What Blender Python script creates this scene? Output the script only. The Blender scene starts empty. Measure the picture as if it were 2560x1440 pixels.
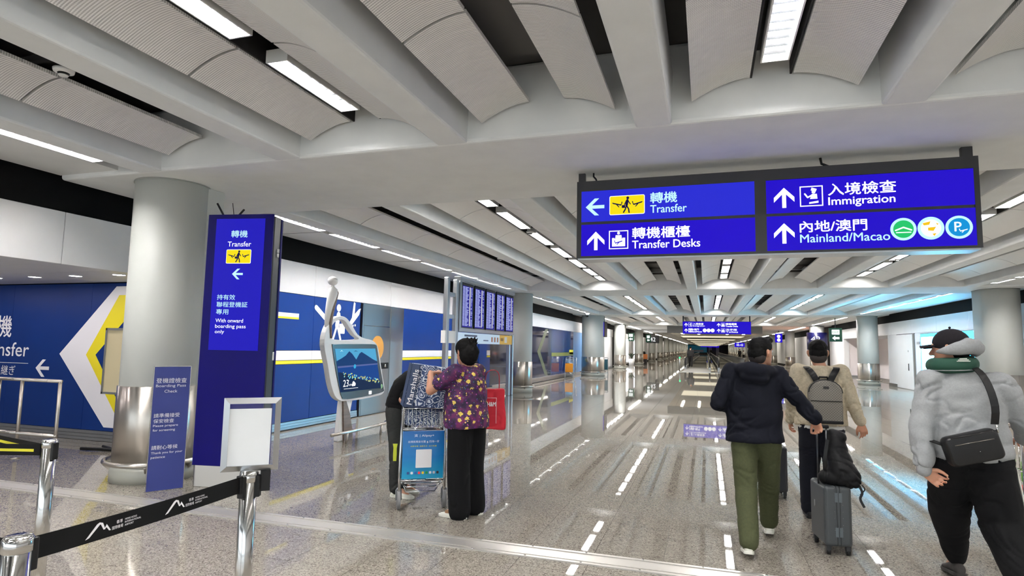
import bpy, bmesh, math, random
from mathutils import Vector as V, Matrix, noise
import numpy as np
random.seed(7)
S = bpy.context.scene
C = S.collection
PI = math.pi
# ---------------- camera, world, exposure ----------------
yaw, pit, rol, FPX = -0.31192, 0.09625, 0.01887, 1508.4
F = V((math.sin(yaw)*math.cos(pit), math.cos(yaw)*math.cos(pit), math.sin(pit)))
R0 = V((math.cos(yaw), -math.sin(yaw), 0)); U0 = R0.cross(F)
RR = R0*math.cos(rol) + U0*math.sin(rol); UU = U0*math.cos(rol) - R0*math.sin(rol)
cam = bpy.data.objects.new('camera', bpy.data.cameras.new('camera')); C.objects.link(cam)
M = Matrix.Identity(4)
for i in range(3):
    M[i][0], M[i][1], M[i][2] = RR[i], UU[i], -F[i]
M[2][3] = 1.55
cam.matrix_world = M
cam.data.sensor_width = 36.0; cam.data.lens = FPX*36/2560; cam.data.clip_end = 600; cam.data.clip_start = 0.05
S.camera = cam
W = bpy.data.worlds.new('world'); S.world = W; W.use_nodes = True
W.node_tree.nodes['Background'].inputs[0].default_value = (0.74, 0.82, 0.88, 1)
W.node_tree.nodes['Background'].inputs[1].default_value = 2.8
LIGHT = 136.0
S.view_settings.view_transform = 'Standard'; S.view_settings.look = 'None'
S.view_settings.gamma = 1.0; S.view_settings.use_curve_mapping = False
S.view_settings.exposure = 0.0
S.cycles.max_bounces = 8; S.cycles.diffuse_bounces = 6; S.cycles.glossy_bounces = 4
S.cycles.transmission_bounces = 6; S.cycles.transparent_max_bounces = 8
S.cycles.caustics_reflective = True; S.cycles.blur_glossy = 1.0; S.cycles.caustics_refractive = False
S.cycles.sample_clamp_indirect = 10.0
S.cycles.use_denoising = True

# ---------------- materials ----------------
def lin(c):
    return tuple((x/12.92 if x <= 0.04045 else ((x+0.055)/1.055)**2.4) for x in [v/255 for v in c])
MC = {}
def mat(name, rgb=(200, 200, 200), rough=0.6, metal=0.0, em=0.0, spec=0.5, coat=0.0, emc=None, alpha=None, trans=0.0):
    if name in MC: return MC[name]
    m = bpy.data.materials.new(name); m.use_nodes = True
    b = m.node_tree.nodes['Principled BSDF']; c = lin(rgb)+(1,)
    b.inputs['Base Color'].default_value = c; b.inputs['Roughness'].default_value = rough
    b.inputs['Metallic'].default_value = metal; b.inputs['Specular IOR Level'].default_value = spec
    b.inputs['Coat Weight'].default_value = coat
    if em:
        b.inputs['Emission Color'].default_value = lin(emc or rgb)+(1,); b.inputs['Emission Strength'].default_value = em
    if trans: b.inputs['Transmission Weight'].default_value = trans
    MC[name] = m; return m
def nt(m): return m.node_tree.nodes, m.node_tree.links, m.node_tree.nodes['Principled BSDF']
def coords(n, l, scale=(1, 1, 1), kind='Object', rot=(0, 0, 0)):
    t = n.new('ShaderNodeTexCoord'); mp = n.new('ShaderNodeMapping'); mp.inputs['Scale'].default_value = scale
    mp.inputs['Rotation'].default_value = rot
    l.new(t.outputs[kind], mp.inputs[0]); return mp.outputs[0]
def ramp(n, l, src, stops, interp='LINEAR'):
    r = n.new('ShaderNodeValToRGB'); r.color_ramp.interpolation = interp
    e = r.color_ramp.elements
    while len(e) < len(stops): e.new(0.5)
    for i, (p, c) in enumerate(stops):
        e[i].position = p; e[i].color = (tuple(c)+(1,)) if len(c) == 3 else c
    l.new(src, r.inputs[0]); return r.outputs[0]
def noisy(m, scale, amt, detail=3, sc=(1, 1, 1), kind='Object', bump=0.0, dist=0.01):
    """multiply the base colour by a soft noise, optional bump"""
    n, l, b = nt(m); c = b.inputs['Base Color'].default_value[:]
    x = n.new('ShaderNodeTexNoise'); x.inputs['Scale'].default_value = scale; x.inputs['Detail'].default_value = detail
    l.new(coords(n, l, sc, kind), x.inputs['Vector'])
    r = ramp(n, l, x.outputs[0], [(0.3, [v*(1-amt) for v in c[:3]]), (0.7, [min(1, v*(1+amt)) for v in c[:3]])])
    l.new(r, b.inputs['Base Color'])
    if bump:
        bp = n.new('ShaderNodeBump'); bp.inputs['Strength'].default_value = bump; bp.inputs['Distance'].default_value = dist
        l.new(x.outputs[0], bp.inputs['Height']); l.new(bp.outputs[0], b.inputs['Normal'])
    return m
M_ceil = noisy(mat('ceiling_paint', (236, 238, 237), 0.85, spec=.2), 3.0, 0.03)
M_rib = noisy(mat('rib_paint', (236, 239, 239), 0.85, spec=.2), 3.0, 0.03)
M_soffit = noisy(mat('soffit_paint', (230, 231, 230), 0.65), 2.0, 0.03)
M_void = mat('void_black', (22, 21, 22), 0.8)
M_duct = mat('duct_grey', (74, 72, 70), 0.7)
M_white = mat('white_plastic', (232, 232, 230), 0.35)
M_wallw = noisy(mat('white_wall_panel', (224, 224, 225), 0.4), 1.5, 0.02)
M_blue = noisy(mat('blue_wall_panel', (5, 48, 120), 0.45, spec=.3), 1.2, 0.05)
M_yel = mat('yellow_vinyl', (250, 232, 40), 0.4)
M_wv = mat('white_vinyl', (250, 248, 250), 0.4)
M_black = mat('black_plastic', (12, 12, 13), 0.45, spec=.35)
M_slot = mat('slot_black', (5, 5, 5), 0.8, spec=.1)
def brushed(name, rgb, rough, sc):
    m = mat(name, rgb, rough, 1.0); n, l, b = nt(m)
    x = n.new('ShaderNodeTexNoise'); x.inputs['Scale'].default_value = 1.0; x.inputs['Detail'].default_value = 2
    l.new(coords(n, l, sc), x.inputs['Vector'])
    r = n.new('ShaderNodeMapRange'); r.inputs['To Min'].default_value = rough*0.9; r.inputs['To Max'].default_value = rough*1.12
    l.new(x.outputs[0], r.inputs[0]); l.new(r.outputs[0], b.inputs['Roughness']); return m
M_steel = brushed('brushed_steel', (196, 190, 182), 0.28, (14, 14, 0.1))
tg_ = M_steel.node_tree.nodes.new('ShaderNodeTangent'); tg_.direction_type = 'RADIAL'; tg_.axis = 'Z'
M_steel.node_tree.links.new(tg_.outputs[0], M_steel.node_tree.nodes['Principled BSDF'].inputs['Tangent'])
M_steel.node_tree.nodes['Principled BSDF'].inputs['Anisotropic'].default_value = 0.92; M_steel.node_tree.nodes['Principled BSDF'].inputs['Anisotropic Rotation'].default_value = 0.25
M_chrome = mat('polished_steel', (205, 204, 202), 0.12, 1.0)
M_alu = brushed('aluminium', (186, 188, 190), 0.34, (40, 40, 40))
# perforated ceiling panel: fine cross ribs in relief and tone
def perforated():
    m = mat('perforated_panel', (222, 218, 213), 0.55); n, l, b = nt(m)
    w = n.new('ShaderNodeTexWave'); w.bands_direction = 'Y'; w.inputs['Scale'].default_value = 17.0
    v = coords(n, l); l.new(v, w.inputs['Vector'])
    w2 = n.new('ShaderNodeTexWave'); w2.bands_direction = 'X'; w2.inputs['Scale'].default_value = 26.0; l.new(v, w2.inputs['Vector'])
    mx = n.new('ShaderNodeMath'); mx.operation = 'MULTIPLY'; l.new(w.outputs[1], mx.inputs[0]); mx.inputs[1].default_value = 0.8
    ad = n.new('ShaderNodeMath'); ad.operation = 'MULTIPLY_ADD'; l.new(w2.outputs[1], ad.inputs[0]); ad.inputs[1].default_value = 0.2; l.new(mx.outputs[0], ad.inputs[2])
    l.new(ramp(n, l, ad.outputs[0], [(0.1, lin((190, 189, 187))), (0.75, lin((246, 245, 243)))]), b.inputs['Base Color'])
    bp = n.new('ShaderNodeBump'); bp.inputs['Strength'].default_value = 0.35; bp.inputs['Distance'].default_value = 0.006
    l.new(w.outputs[1], bp.inputs['Height']); l.new(bp.outputs[0], b.inputs['Normal']); return m
M_perf = perforated()
M_panel = mat('smooth_vault_panel', (236, 236, 235), 0.55)
def granite():
    m = mat('polished_granite', (150, 143, 134), 0.1); n, l, b = nt(m)
    v = coords(n, l, kind='Object')
    ge = n.new('ShaderNodeNewGeometry')
    vo = n.new('ShaderNodeTexVoronoi'); vo.inputs['Scale'].default_value = 120; l.new(ge.outputs['Position'], vo.inputs['Vector'])
    hs = n.new('ShaderNodeSeparateColor'); l.new(vo.outputs['Color'], hs.inputs[0])
    col = ramp(n, l, hs.outputs[0], [(0.0, lin((88, 82, 75))), (0.14, lin((112, 106, 97))), (0.3, lin((133, 127, 117))), (0.72, lin((145, 139, 129))), (1.0, lin((166, 160, 150)))])
    nz = n.new('ShaderNodeTexNoise'); nz.inputs['Scale'].default_value = 0.9; nz.inputs['Detail'].default_value = 4; l.new(ge.outputs['Position'], nz.inputs['Vector'])
    oi = n.new('ShaderNodeObjectInfo')
    mr = n.new('ShaderNodeMapRange'); mr.inputs['To Min'].default_value = 0.84; mr.inputs['To Max'].default_value = 1.0; l.new(nz.outputs[0], mr.inputs[0])
    mo = n.new('ShaderNodeMath'); mo.operation = 'MULTIPLY_ADD'; l.new(oi.outputs['Random'], mo.inputs[0]); mo.inputs[1].default_value = 0.05; l.new(mr.outputs[0], mo.inputs[2])
    mx = n.new('ShaderNodeMix'); mx.data_type = 'RGBA'; mx.blend_type = 'MULTIPLY'; mx.inputs[0].default_value = 1
    l.new(col, mx.inputs[6]); l.new(mo.outputs[0], mx.inputs[7]); l.new(mx.outputs[2], b.inputs['Base Color'])
    # slight polish undulation
    n2 = n.new('ShaderNodeTexNoise'); n2.inputs['Scale'].default_value = 5; n2.inputs['Detail'].default_value = 2; l.new(ge.outputs['Position'], n2.inputs['Vector'])
    bp = n.new('ShaderNodeBump'); bp.inputs['Strength'].default_value = 0.012; bp.inputs['Distance'].default_value = 0.005
    l.new(n2.outputs[0], bp.inputs['Height']); l.new(bp.outputs[0], b.inputs['Normal'])
    b.inputs['Roughness'].default_value = 0.02; b.inputs['Specular IOR Level'].default_value = 0.32
    return m
M_floor = granite()
M_grout = mat('tile_joint', (92, 88, 82), 0.5)
M_light = mat('fluorescent_diffuser', (255, 255, 255), 0.5, em=LIGHT, emc=(255, 252, 250))
M_lightv = mat('vault_diffuser', (255, 255, 255), 0.5, em=LIGHT*0.5, emc=(255, 252, 250))
M_louv = mat('louvre_metal', (190, 192, 194), 0.18, 1.0)
M_refl = mat('light_reflector', (235, 235, 232), 0.25)
def emis(name, rgb, s=1.0):
    m = mat(name, (0, 0, 0), 0.6, em=s, emc=rgb, spec=0.1); return m
M_sb = emis('sign_blue_lit', (36, 14, 205), 1.0)
M_sb2 = emis('sign_blue_lit_lighter', (42, 46, 214), 1.0)
M_sw = emis('sign_white_lit', (250, 252, 255), 1.35)
M_sc = emis('sign_pale_cyan_lit', (196, 244, 252), 1.1)
M_sy = emis('sign_yellow_lit', (250, 226, 20), 1.0)
M_sn = emis('sign_navy_mark', (24, 20, 90), 0.6)

# ---------------- mesh helpers ----------------
SCR = bpy.data.scenes.new('scratch')
def bake(o):
    SCR.collection.objects.link(o); vl = SCR.view_layers[0]; vl.update(); dg = vl.depsgraph
    me = bpy.data.meshes.new_from_object(o.evaluated_get(dg)); bpy.data.objects.remove(o); return me

class MB:
    def __init__(s): s.v = []; s.f = []; s.sm = []
    def add(s, vs, fs, smooth=False):
        o = len(s.v); s.v += [tuple(v) for v in vs]; s.f += [tuple(i+o for i in f) for f in fs]; s.sm += [smooth]*len(fs); return s
    def box(s, x0, x1, y0, y1, z0, z1, m=None):
        vs = [V((x, y, z)) for x in (x0, x1) for y in (y0, y1) for z in (z0, z1)]
        if m: vs = [m @ v for v in vs]
        return s.add(vs, [(0, 1, 3, 2), (4, 6, 7, 5), (0, 4, 5, 1), (2, 3, 7, 6), (0, 2, 6, 4), (1, 5, 7, 3)])
    def cbox(s, cx, cy, cz, sx, sy, sz, m=None):
        return s.box(cx-sx/2, cx+sx/2, cy-sy/2, cy+sy/2, cz-sz/2, cz+sz/2, m)
    def prism(s, poly, h0, h1, m=None):
        """2D polygon (x,y) extruded in local z, placed by m"""
        n = len(poly)
        vs = [V((x, y, h0)) for x, y in poly]+[V((x, y, h1)) for x, y in poly]
        if m: vs = [m @ v for v in vs]
        fs = [tuple(range(n))[::-1], tuple(range(n, 2*n))]+[(i, (i+1) % n, n+(i+1) % n, n+i) for i in range(n)]
        return s.add(vs, fs)
    def rings(s, rs, cap=True, smooth=True, closed=False):
        k = len(rs[0]); vs = [p for r in rs for p in r]; fs = []
        N = len(rs)
        for i in range(N if closed else N-1):
            j = (i+1) % N
            for a in range(k):
                b = (a+1) % k; fs.append((i*k+a, i*k+b, j*k+b, j*k+a))
        if cap and not closed:
            fs.append(tuple(range(k))[::-1]); fs.append(tuple((N-1)*k+a for a in range(k)))
        return s.add(vs, fs, smooth)
    def tube(s, pts, r, n=10, closed=False, smooth=True, flat=1.0):
        pts = [V(p) for p in pts]; N = len(pts); rs = []
        rr = r if isinstance(r, (list, tuple)) else [r]*N
        up = None
        for i in range(N):
            if closed: t = pts[(i+1) % N]-pts[i-1]
            else: t = pts[min(i+1, N-1)]-pts[max(i-1, 0)]
            t.normalize()
            if up is None: up = V((0, 0, 1)) if abs(t.z) < 0.9 else V((1, 0, 0))
            a = (up-t*up.dot(t)).normalized(); b = t.cross(a); up = a
            rs.append([pts[i]+(a*math.cos(q*2*PI/n)*flat+b*math.sin(q*2*PI/n))*rr[i] for q in range(n)])
        return s.rings(rs, cap=not closed, smooth=smooth, closed=closed)
    def cyl(s, x, y, z0, z1, r, n=24, smooth=True):
        return s.tube([(x, y, z0), (x, y, z1)], r, n, smooth=smooth)
    def lathe(s, prof, n=32, cx=0, cy=0, elong=0.0):
        rs = []
        for r, z in prof:
            ring = []
            for q in range(n):
                a = 2*PI*q/n; sy = math.sin(a); ring.append(V((cx+r*math.cos(a), cy+r*sy+(elong if sy > 1e-6 else (-elong if sy < -1e-6 else 0)), z)))
            rs.append(ring)
        return s.rings(rs)
    def ball(s, c, r, n=12, m=8):
        c = V(c); r = r if isinstance(r, (tuple, list)) else (r, r, r); rs = []
        for i in range(m+1):
            t = PI*i/m; q = max(math.sin(t), 0.02)
            rs.append([c+V((r[0]*q*math.cos(2*PI*a/n), r[1]*q*math.sin(2*PI*a/n), -r[2]*math.cos(t))) for a in range(n)])
        return s.rings(rs)
    def mesh(s, name):
        me = bpy.data.meshes.new(name); me.from_pydata([tuple(v) for v in s.v], [], s.f); me.update()
        me.polygons.foreach_set('use_smooth', s.sm)
        bm = bmesh.new(); bm.from_mesh(me); bmesh.ops.recalc_face_normals(bm, faces=bm.faces); bm.to_mesh(me); bm.free()
        return me
    def build(s, name, m, parent=None, bevel=0, seg=2, **kw):
        me = s.mesh(name); me.materials.append(m); return link(name, me, parent, bevel, seg, **kw)
def link(name, me, parent=None, bevel=0, seg=2, label=None, kind=None, loc=None, mtx=None):
    o = bpy.data.objects.new(name, me); C.objects.link(o)
    if parent: o.parent = parent
    if mtx is not None: o.matrix_local = mtx
    if loc: o.location = loc
    if label: o['label'] = label
    if kind: o['kind'] = kind
    if bevel:
        b = o.modifiers.new('bevel', 'BEVEL'); b.width = bevel; b.segments = seg; b.limit_method = 'ANGLE'; b.angle_limit = 0.6
    return o
def thing(name, label, cat, loc=(0, 0, 0), rz=0, group=None, mtx=None):
    o = bpy.data.objects.new(name, None); C.objects.link(o); o.empty_display_size = 0.1
    o.location = loc; o.rotation_euler = (0, 0, rz)
    if mtx is not None: o.matrix_world = mtx
    return tag(o, label, cat, group)
def tag(o, label, cat, group=None):
    o['label'] = label; o['category'] = cat
    if group: o['group'] = group
    return o
def struct(o): o['kind'] = 'structure'; return o
def dup(root, loc=None, rz=None, label=None):
    r = root.copy(); C.objects.link(r)
    if loc is not None: r.location = loc
    if rz is not None: r.rotation_euler = (0, 0, rz)
    if label: r['label'] = label
    for ch in list(root.children):
        c = ch.copy(); C.objects.link(c); c.parent = r
        for g in list(ch.children):
            d = g.copy(); C.objects.link(d); d.parent = c
    return r
def frame(o, u, v):
    u = V(u).normalized(); v = V(v).normalized(); n = u.cross(v); m = Matrix.Identity(4)
    for i in range(3): m[i][0], m[i][1], m[i][2], m[i][3] = u[i], v[i], n[i], o[i]
    return m
FY = lambda x, y, z: frame((x, y, z), (1, 0, 0), (0, 0, 1))     # plane facing -y (the viewer)
FX = lambda x, y, z: frame((x, y, z), (0, 1, 0), (0, 0, 1))     # plane facing +x
FXn = lambda x, y, z: frame((x, y, z), (0, -1, 0), (0, 0, 1))   # plane facing -x
def text(s, m, parent, size, mtx, x=0, y=0, align='LEFT', width=None, height=None, name='lettering', ex=0.002, bold=0.0, z=0.003, space=1.0, lsp=1.0):
    """text as mesh; x,y = left/bottom (or centre) in the plane; width/height fit the extent"""
    cu = bpy.data.curves.new('t', 'FONT'); cu.body = s; cj = any(ord(q) > 0x2E80 for q in s)
    if width is not None or height is not None: bold = bold/size*0.5; size = 1.0
    cu.size = size; cu.extrude = 0; fake = min(bold, 0.022 if cj else 0.03)
    cu.space_character = space; cu.space_line = lsp; cu.align_x = align if width is None else 'LEFT'
    cu.resolution_u = 3
    o = bpy.data.objects.new('t', cu); me = bake(o); bpy.data.curves.remove(cu)
    n = len(me.vertices); co = np.empty(n*3); me.vertices.foreach_get('co', co); co = co.reshape(-1, 3)
    if width is not None or height is not None:
        mn = co.min(0); mx = co.max(0)
        co[:, :2] -= mn[:2]
        sx = width/(mx[0]-mn[0]) if width else None; sy = height/(mx[1]-mn[1]) if height else None
        sx = sx or sy; sy = sy or sx
        co[:, 0] *= sx; co[:, 1] *= sy
        if align == 'CENTER': co[:, 0] -= width/2 if width else 0
    co[:, 0] += x; co[:, 1] += y; co[:, 2] = z
    me.vertices.foreach_set('co', co.ravel()); me.update()
    if fake > 0.002 and (width or height):
        k = fake*(height or width/max(len(s), 1))
        fs = [tuple(p.vertices) for p in me.polygons]; vs = []; ff = []
        for q, (dx, dy) in enumerate(((-k, 0), (k, 0), (0, -k*.8), (0, k*.8))):
            vs += [(a+dx, b_+dy, c_+q*2e-5) for a, b_, c_ in co]; ff += [tuple(i+q*n for i in f) for f in fs]
        me = bpy.data.meshes.new(name); me.from_pydata(vs, [], ff)
    me.name = name; me.materials.clear(); me.materials.append(m)
    return link(name, me, parent, mtx=mtx)
def stroke(pts, w, n=8):
    """thick 2D polyline as convex polygons (for prism)"""
    out = []
    for (x0, y0), (x1, y1) in zip(pts, pts[1:]):
        a = math.atan2(y1-y0, x1-x0); p = []
        for k in range(n//2+1): t = a+PI/2+PI*k/(n//2); p.append((x0+math.cos(t)*w/2, y0+math.sin(t)*w/2))
        for k in range(n//2+1): t = a-PI/2+PI*k/(n//2); p.append((x1+math.cos(t)*w/2, y1+math.sin(t)*w/2))
        out.append(p)
    return out
def disc(x, y, r, n=24): return [(x+r*math.cos(2*PI*k/n), y+r*math.sin(2*PI*k/n)) for k in range(n)]
def rrect(x0, y0, x1, y1, r, n=4):
    p = []
    for cx, cy, a in ((x1-r, y0+r, -PI/2), (x1-r, y1-r, 0), (x0+r, y1-r, PI/2), (x0+r, y0+r, PI)):
        for k in range(n+1): t = a+PI/2*k/n; p.append((cx+r*math.cos(t), cy+r*math.sin(t)))
    return p
def flat(polys, m, parent, mtx, name='mark', z=0.003, t=0.002, **kw):
    b = MB()
    for i, p in enumerate(polys): b.prism(p, z-t, z+i*(0.0001 if len(polys) < 20 else 0.00002))
    me = b.mesh(name); me.materials.append(m); return link(name, me, parent, mtx=mtx, **kw)
def arrow(cx, cy, s, d):
    """airport arrow: shaft + chevron head, d = angle of pointing"""
    def rot(p): x, y = p; return (cx+x*math.cos(d)-y*math.sin(d), cy+x*math.sin(d)+y*math.cos(d))
    w = s*0.2
    sh = [(-s/2, -w*0.45), (s*0.36, -w*0.45), (s*0.36, w*0.45), (-s/2, w*0.45)]
    h1 = [(s/2, 0), (-s*0.0, s*0.42), (-s*0.2, s*0.42), (-s*0.2+0.001, s*0.36), (s*0.30, 0)]
    h1 = [(s/2, 0), (s*0.02, s*0.46), (-s*0.22, s*0.46), (s*0.26, 0)]
    h2 = [(s/2, 0), (s*0.26, 0), (-s*0.22, -s*0.46), (s*0.02, -s*0.46)]
    return [[rot(p) for p in q] for q in (sh, h1, h2)]
# ================= THE SETTING =================
XL, XR = -7.1, 8.4
RX0, RSP, RW, RZ = -5.75, 1.786, 0.29, 3.366
BEAMS = [(-9.2, -7.1), (4.90, 7.0), (19.02, 21.12), (33.12, 35.22), (47.2, 49.3)]
XR0 = RX0+7*RSP
ZV = 4.05
END = 236.0
# ---- floor
fl = struct(MB().box(-16, 12, -9, END+4, -0.2, -0.012).build('floor', M_grout))
TP = 0.506; G = 0.0015
def fcam(x, y, z=0):
    d = V((x, y, z-1.55)); w = d.dot(F)
    if w <= 0.1: return None
    return 1280+FPX*d.dot(RR)/w, 720-FPX*d.dot(UU)/w
tile_me = MB().box(G, TP-G, G, TP-G, -0.011, 0).mesh('tile'); tile_me.materials.append(M_floor)
cand = []; rest = MB()
for i in range(-26, 25):
    for j in range(-18, 118):
        x = -3.862+i*TP; y = 3.776+j*TP
        if x > XR or (x < XL-0.2 and y > 7.1) or x < -14: continue
        ok = False
        for dx in (0.02, TP-0.02):
            for dy in (0.02, TP-0.02):
                q = fcam(x+dx, y+dy)
                if q and 0 < q[0] < 2560 and 0 < q[1] < 1440: ok = True
        d = math.hypot(x, y)
        if ok: cand.append((d, x, y))
        else: rest.box(x+G, x+TP-G, y+G, y+TP-G, -0.011, 0)
cand.sort()
for k, (d, x, y) in enumerate(cand):
    if k < 290: link('tile', tile_me, fl, loc=(x, y, 0))
    else: rest.box(x+G, x+TP-G, y+G, y+TP-G, -0.011, 0)
rest.build('tile', M_floor, fl, kind='stuff')
MB().box(-14, XR, 3.776+118*TP, END, -0.011, 0).build('far_paving', M_floor, fl)
# metal expansion joint strip across the concourse
st = MB()
st.box(-14, XR, 4.45, 4.478, 0, 0.009); st.box(-14, XR, 4.505, 4.64, 0, 0.007); st.box(-14, XR, 4.663, 4.695, 0, 0.009)
st.box(-14, XR, 4.478, 4.505, 0, 0.003); st.box(-14, XR, 4.64, 4.663, 0, 0.003)
js = st.build('expansion_joint_cover', mat('joint_cover_metal', (206, 202, 196), 0.38, 0.7), fl)
sc = MB()
for k in range(48):
    for y in (4.464, 4.679): sc.cyl(-11.8+k*0.42, y, 0.008, 0.0115, 0.008, 8)
sc.build('screw', M_chrome, fl, kind='stuff')

# ---- ceiling
ce = struct(MB().box(-16, 12, -9, 50, ZV, ZV+0.3).build('ceiling', M_duct))
def beam(y0, y1):
    MB().box(XL, XR, y0, y1, RZ, ZV).build('ceiling_beam', M_ceil, ce, bevel=0.035, seg=3)
for y0, y1 in BEAMS: beam(y0, y1)
bays = [(BEAMS[i][1], BEAMS[i+1][0]) for i in range(4)]
rib_me = {}
for b, (y0, y1) in enumerate(bays):
    L = y1-y0+0.04
    for k in range(8):
        w = RW if k else 0.31
        x = RX0+k*RSP
        # tapered U section rib, open dark side gaps are left by the panels
        m = MB().prism([(-w/2, 0), (w/2, 0), (w/2+0.012, 0.46), (-w/2-0.012, 0.46)], 0, L, frame((x, y1+0.02, RZ), (1, 0, 0), (0, 0, 1)))
        m.build('ceiling_rib', M_rib, ce, bevel=0.02, seg=2)
# modules along each bay, counted back from the far beam
def modules(b):
    y0, y1 = bays[b]; e = y1-0.05; out = []
    j = e-1.47
    out.append((j+0.012, e))
    while j > y0+0.3:
        n = max(j-1.775, y0+0.03); out.append((n+0.012, j-0.012)); j = n
    return out
OFF0, OFF1, Z0, Z1 = 0.59, 0.155, 3.515, 3.665
def panel_mesh(side, L):
    """curved perforated panel, one side of the vault, running L along y"""
    n = 8; top = []; bot = []
    # circular-ish arc flatter near the crown
    for i in range(n+1):
        t = i/n; x = OFF0+(OFF1-OFF0)*t; z = Z0+(Z1-Z0)*(1-(1-t)**1.8)
        bot.append((x*side, z)); top.append((x*side, z+0.028))
    poly = bot+top[::-1]
    m = MB(); N = len(poly)
    vs = [V((x, 0, z)) for x, z in poly]+[V((x, L, z)) for x, z in poly]
    fs = [(i, i+1, 2*n-i, 2*n+1-i) for i in range(n)]
    fs += [tuple(N+k for k in f) for f in fs]
    fs += [(i, (i+1) % N, N+(i+1) % N, N+i) for i in range(N)]
    m.add(vs, fs)
    me = m.mesh('vault_panel'); return me
PM = {}
npan = 0; late = {}
for b in range(4):
    for (a, e) in modules(b):
        if b == 0 and e < -1.0: continue
        for k in range(7):
            xc = RX0+(k+0.5)*RSP
            for side in (-1, 1):
                L = round(e-a, 3)
                far = b == 3
                key = (side, L, b == 0)
                if key not in PM:
                    me = panel_mesh(side, L); me.materials.append(M_perf if b == 0 else M_panel); PM[key] = me
                if far or (b == 2 and npan >= 292):
                    late.setdefault(side, []).append((key, xc, a)); continue
                link('vault_panel', PM[key], ce, loc=(xc, a, 0)); npan += 1
lm = MB()
for sd, L_ in late.items():
    for key, xc, a in L_:
        me = PM[key]; lm.add([v.co+V((xc, a, 0)) for v in me.vertices], [tuple(p.vertices) for p in me.polygons])
lm.build('vault_panel', M_panel, ce, kind='stuff')
# services in the open void
for b in range(3):
    y0, y1 = bays[b]
    for k in (0, 2, 4, 6):
        xc = RX0+(k+0.5)*RSP
        MB().box(xc-0.28, xc+0.28, y0+0.4, y1-0.5, 3.86, 4.02).build('duct', M_duct, ce)
        q = MB()
        y = y0+0.8
        while y < y1-0.4: q.box(xc-0.6, xc+0.6, y, y+0.05, 3.80, 3.85); y += 1.2
        q.build('hanger_bar', M_duct, ce)
# dark liner box behind the light slots
for b in range(4):
    y0, y1 = bays[b]
    for k in (1, 3, 5):
        xc = RX0+(k+0.5)*RSP
        MB().box(xc-0.15, xc-0.135, y0, y1, 3.68, 3.95).box(xc+0.135, xc+0.15, y0, y1, 3.68, 3.95).box(xc-0.15, xc+0.15, y0, y1, 3.9, 3.95).build('light_trough', M_void, ce)
# edge soffits with light slot
def soffit(xa, xb, xs0, xs1, z):
    for b in range(4):
        y0, y1 = bays[b]
        o = MB().box(min(xa, xs0), max(xa, xs0), y0, y1, z, z+0.1).box(min(xs1, xb), max(xs1, xb), y0, y1, z, z+0.1)
        o.build('soffit', M_soffit, ce)
        MB().box(xs0-0.0, xs1, y0, y1, z+0.09, z+0.2).build('light_trough', M_void, ce)
soffit(XL, RX0-0.155, -6.215, -6.03, 3.42)
soffit(XR0+0.145, XR, XR0+0.30, XR0+0.485, 3.42)
# panel joint grooves in the soffits
g = MB()
for b in range(3):
    for (a, e) in modules(b):
        if a > 0 and b < 2:
            g.box(XL, -6.22, a-0.012, a-0.004, 3.417, 3.4205).box(XR0+0.49, XR, a-0.012, a-0.004, 3.417, 3.4205)
g.build('soffit_joint', M_void, ce, kind='stuff')

# ---- ceiling lights
def light_mesh(L, w=0.172):
    return L, w
def make_light(L, label, group, louvre=True, m=None):
    t = thing('ceiling_light', label, 'ceiling light', group=group)
    w = 0.172
    f = MB(); f.box(-w/2-0.012, -w/2, 0, L, 0, 0.09).box(w/2, w/2+0.012, 0, L, 0, 0.09).box(-w/2, w/2, 0, 0.012, 0, 0.09).box(-w/2, w/2, L-0.012, L, 0, 0.09).box(-w/2-0.012, w/2+0.012, 0, L, 0.09, 0.1)
    f.build('frame', M_refl, t)
    MB().box(-w/2, w/2, 0.012, L-0.012, 0.080 if louvre else 0.062, 0.089).build('diffuser', m or M_light, t)
    if louvre:
        q = MB(); n = int(L/0.11)
        for i in range(1, n): y = L*i/n; q.add([(-w/2, y-0.011, 0.062), (w/2, y-0.011, 0.062), (w/2, y, 0.006), (-w/2, y, 0.006), (-w/2, y+0.011, 0.062), (w/2, y+0.011, 0.062)], [(0, 1, 2, 3), (3, 2, 5, 4), (0, 3, 4), (1, 5, 2), (0, 4, 5, 1)])
        q.build('louvre', M_louv, t, kind='stuff')
    return t
bay_words = ['nearest bay', 'second bay', 'third bay', 'fourth bay']
rows = [(-6.122, 3.42, 'at the left ceiling edge'), (RX0+1.5*RSP, 3.66, 'in the left vault'), (RX0+3.5*RSP, 3.66, 'in the middle vault'), (RX0+5.5*RSP, 3.66, 'in the right vault'), (XR0+0.39, 3.42, 'at the right ceiling edge')]
cache = {}
for b in range(4):
    for ri, (x, z, rw) in enumerate(rows):
        lab = 'fluorescent strip light %s, %s' % (rw, bay_words[b])
        for mi, (a, e) in enumerate(modules(b)):
            if e < -6: continue
            if e-a < 0.9: continue
            v_ = 0.11 if ri in (0, 4) else 0.18
            y0 = a+0.22 if mi == 0 else a+v_+0.09
            y1 = e-0.24 if mi == 0 else e-v_+0.06
            lab = 'strip light %s, %s, %s back from the cross beam' % (rw, bay_words[b], ['first', 'second', 'third', 'fourth', 'fifth', 'sixth', 'seventh', 'eighth'][mi])
            L = round(y1-y0, 2)
            if b == 0 and ri == 1 and mi == 1: pass
            dim = ri in (1, 2, 3) and b > 0
            key = (L, b < 3, dim)
            if key not in cache:
                t = make_light(L, lab, lab, louvre=(b < 3 and not dim), m=M_lightv if dim else M_light); cache[key] = t; r = t; r.location = (x, y0, z)
            else:
                r = dup(cache[key], (x, y0, z), 0, lab)
            r['group'] = 'strip lights '+rw+', '+bay_words[b]

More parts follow.
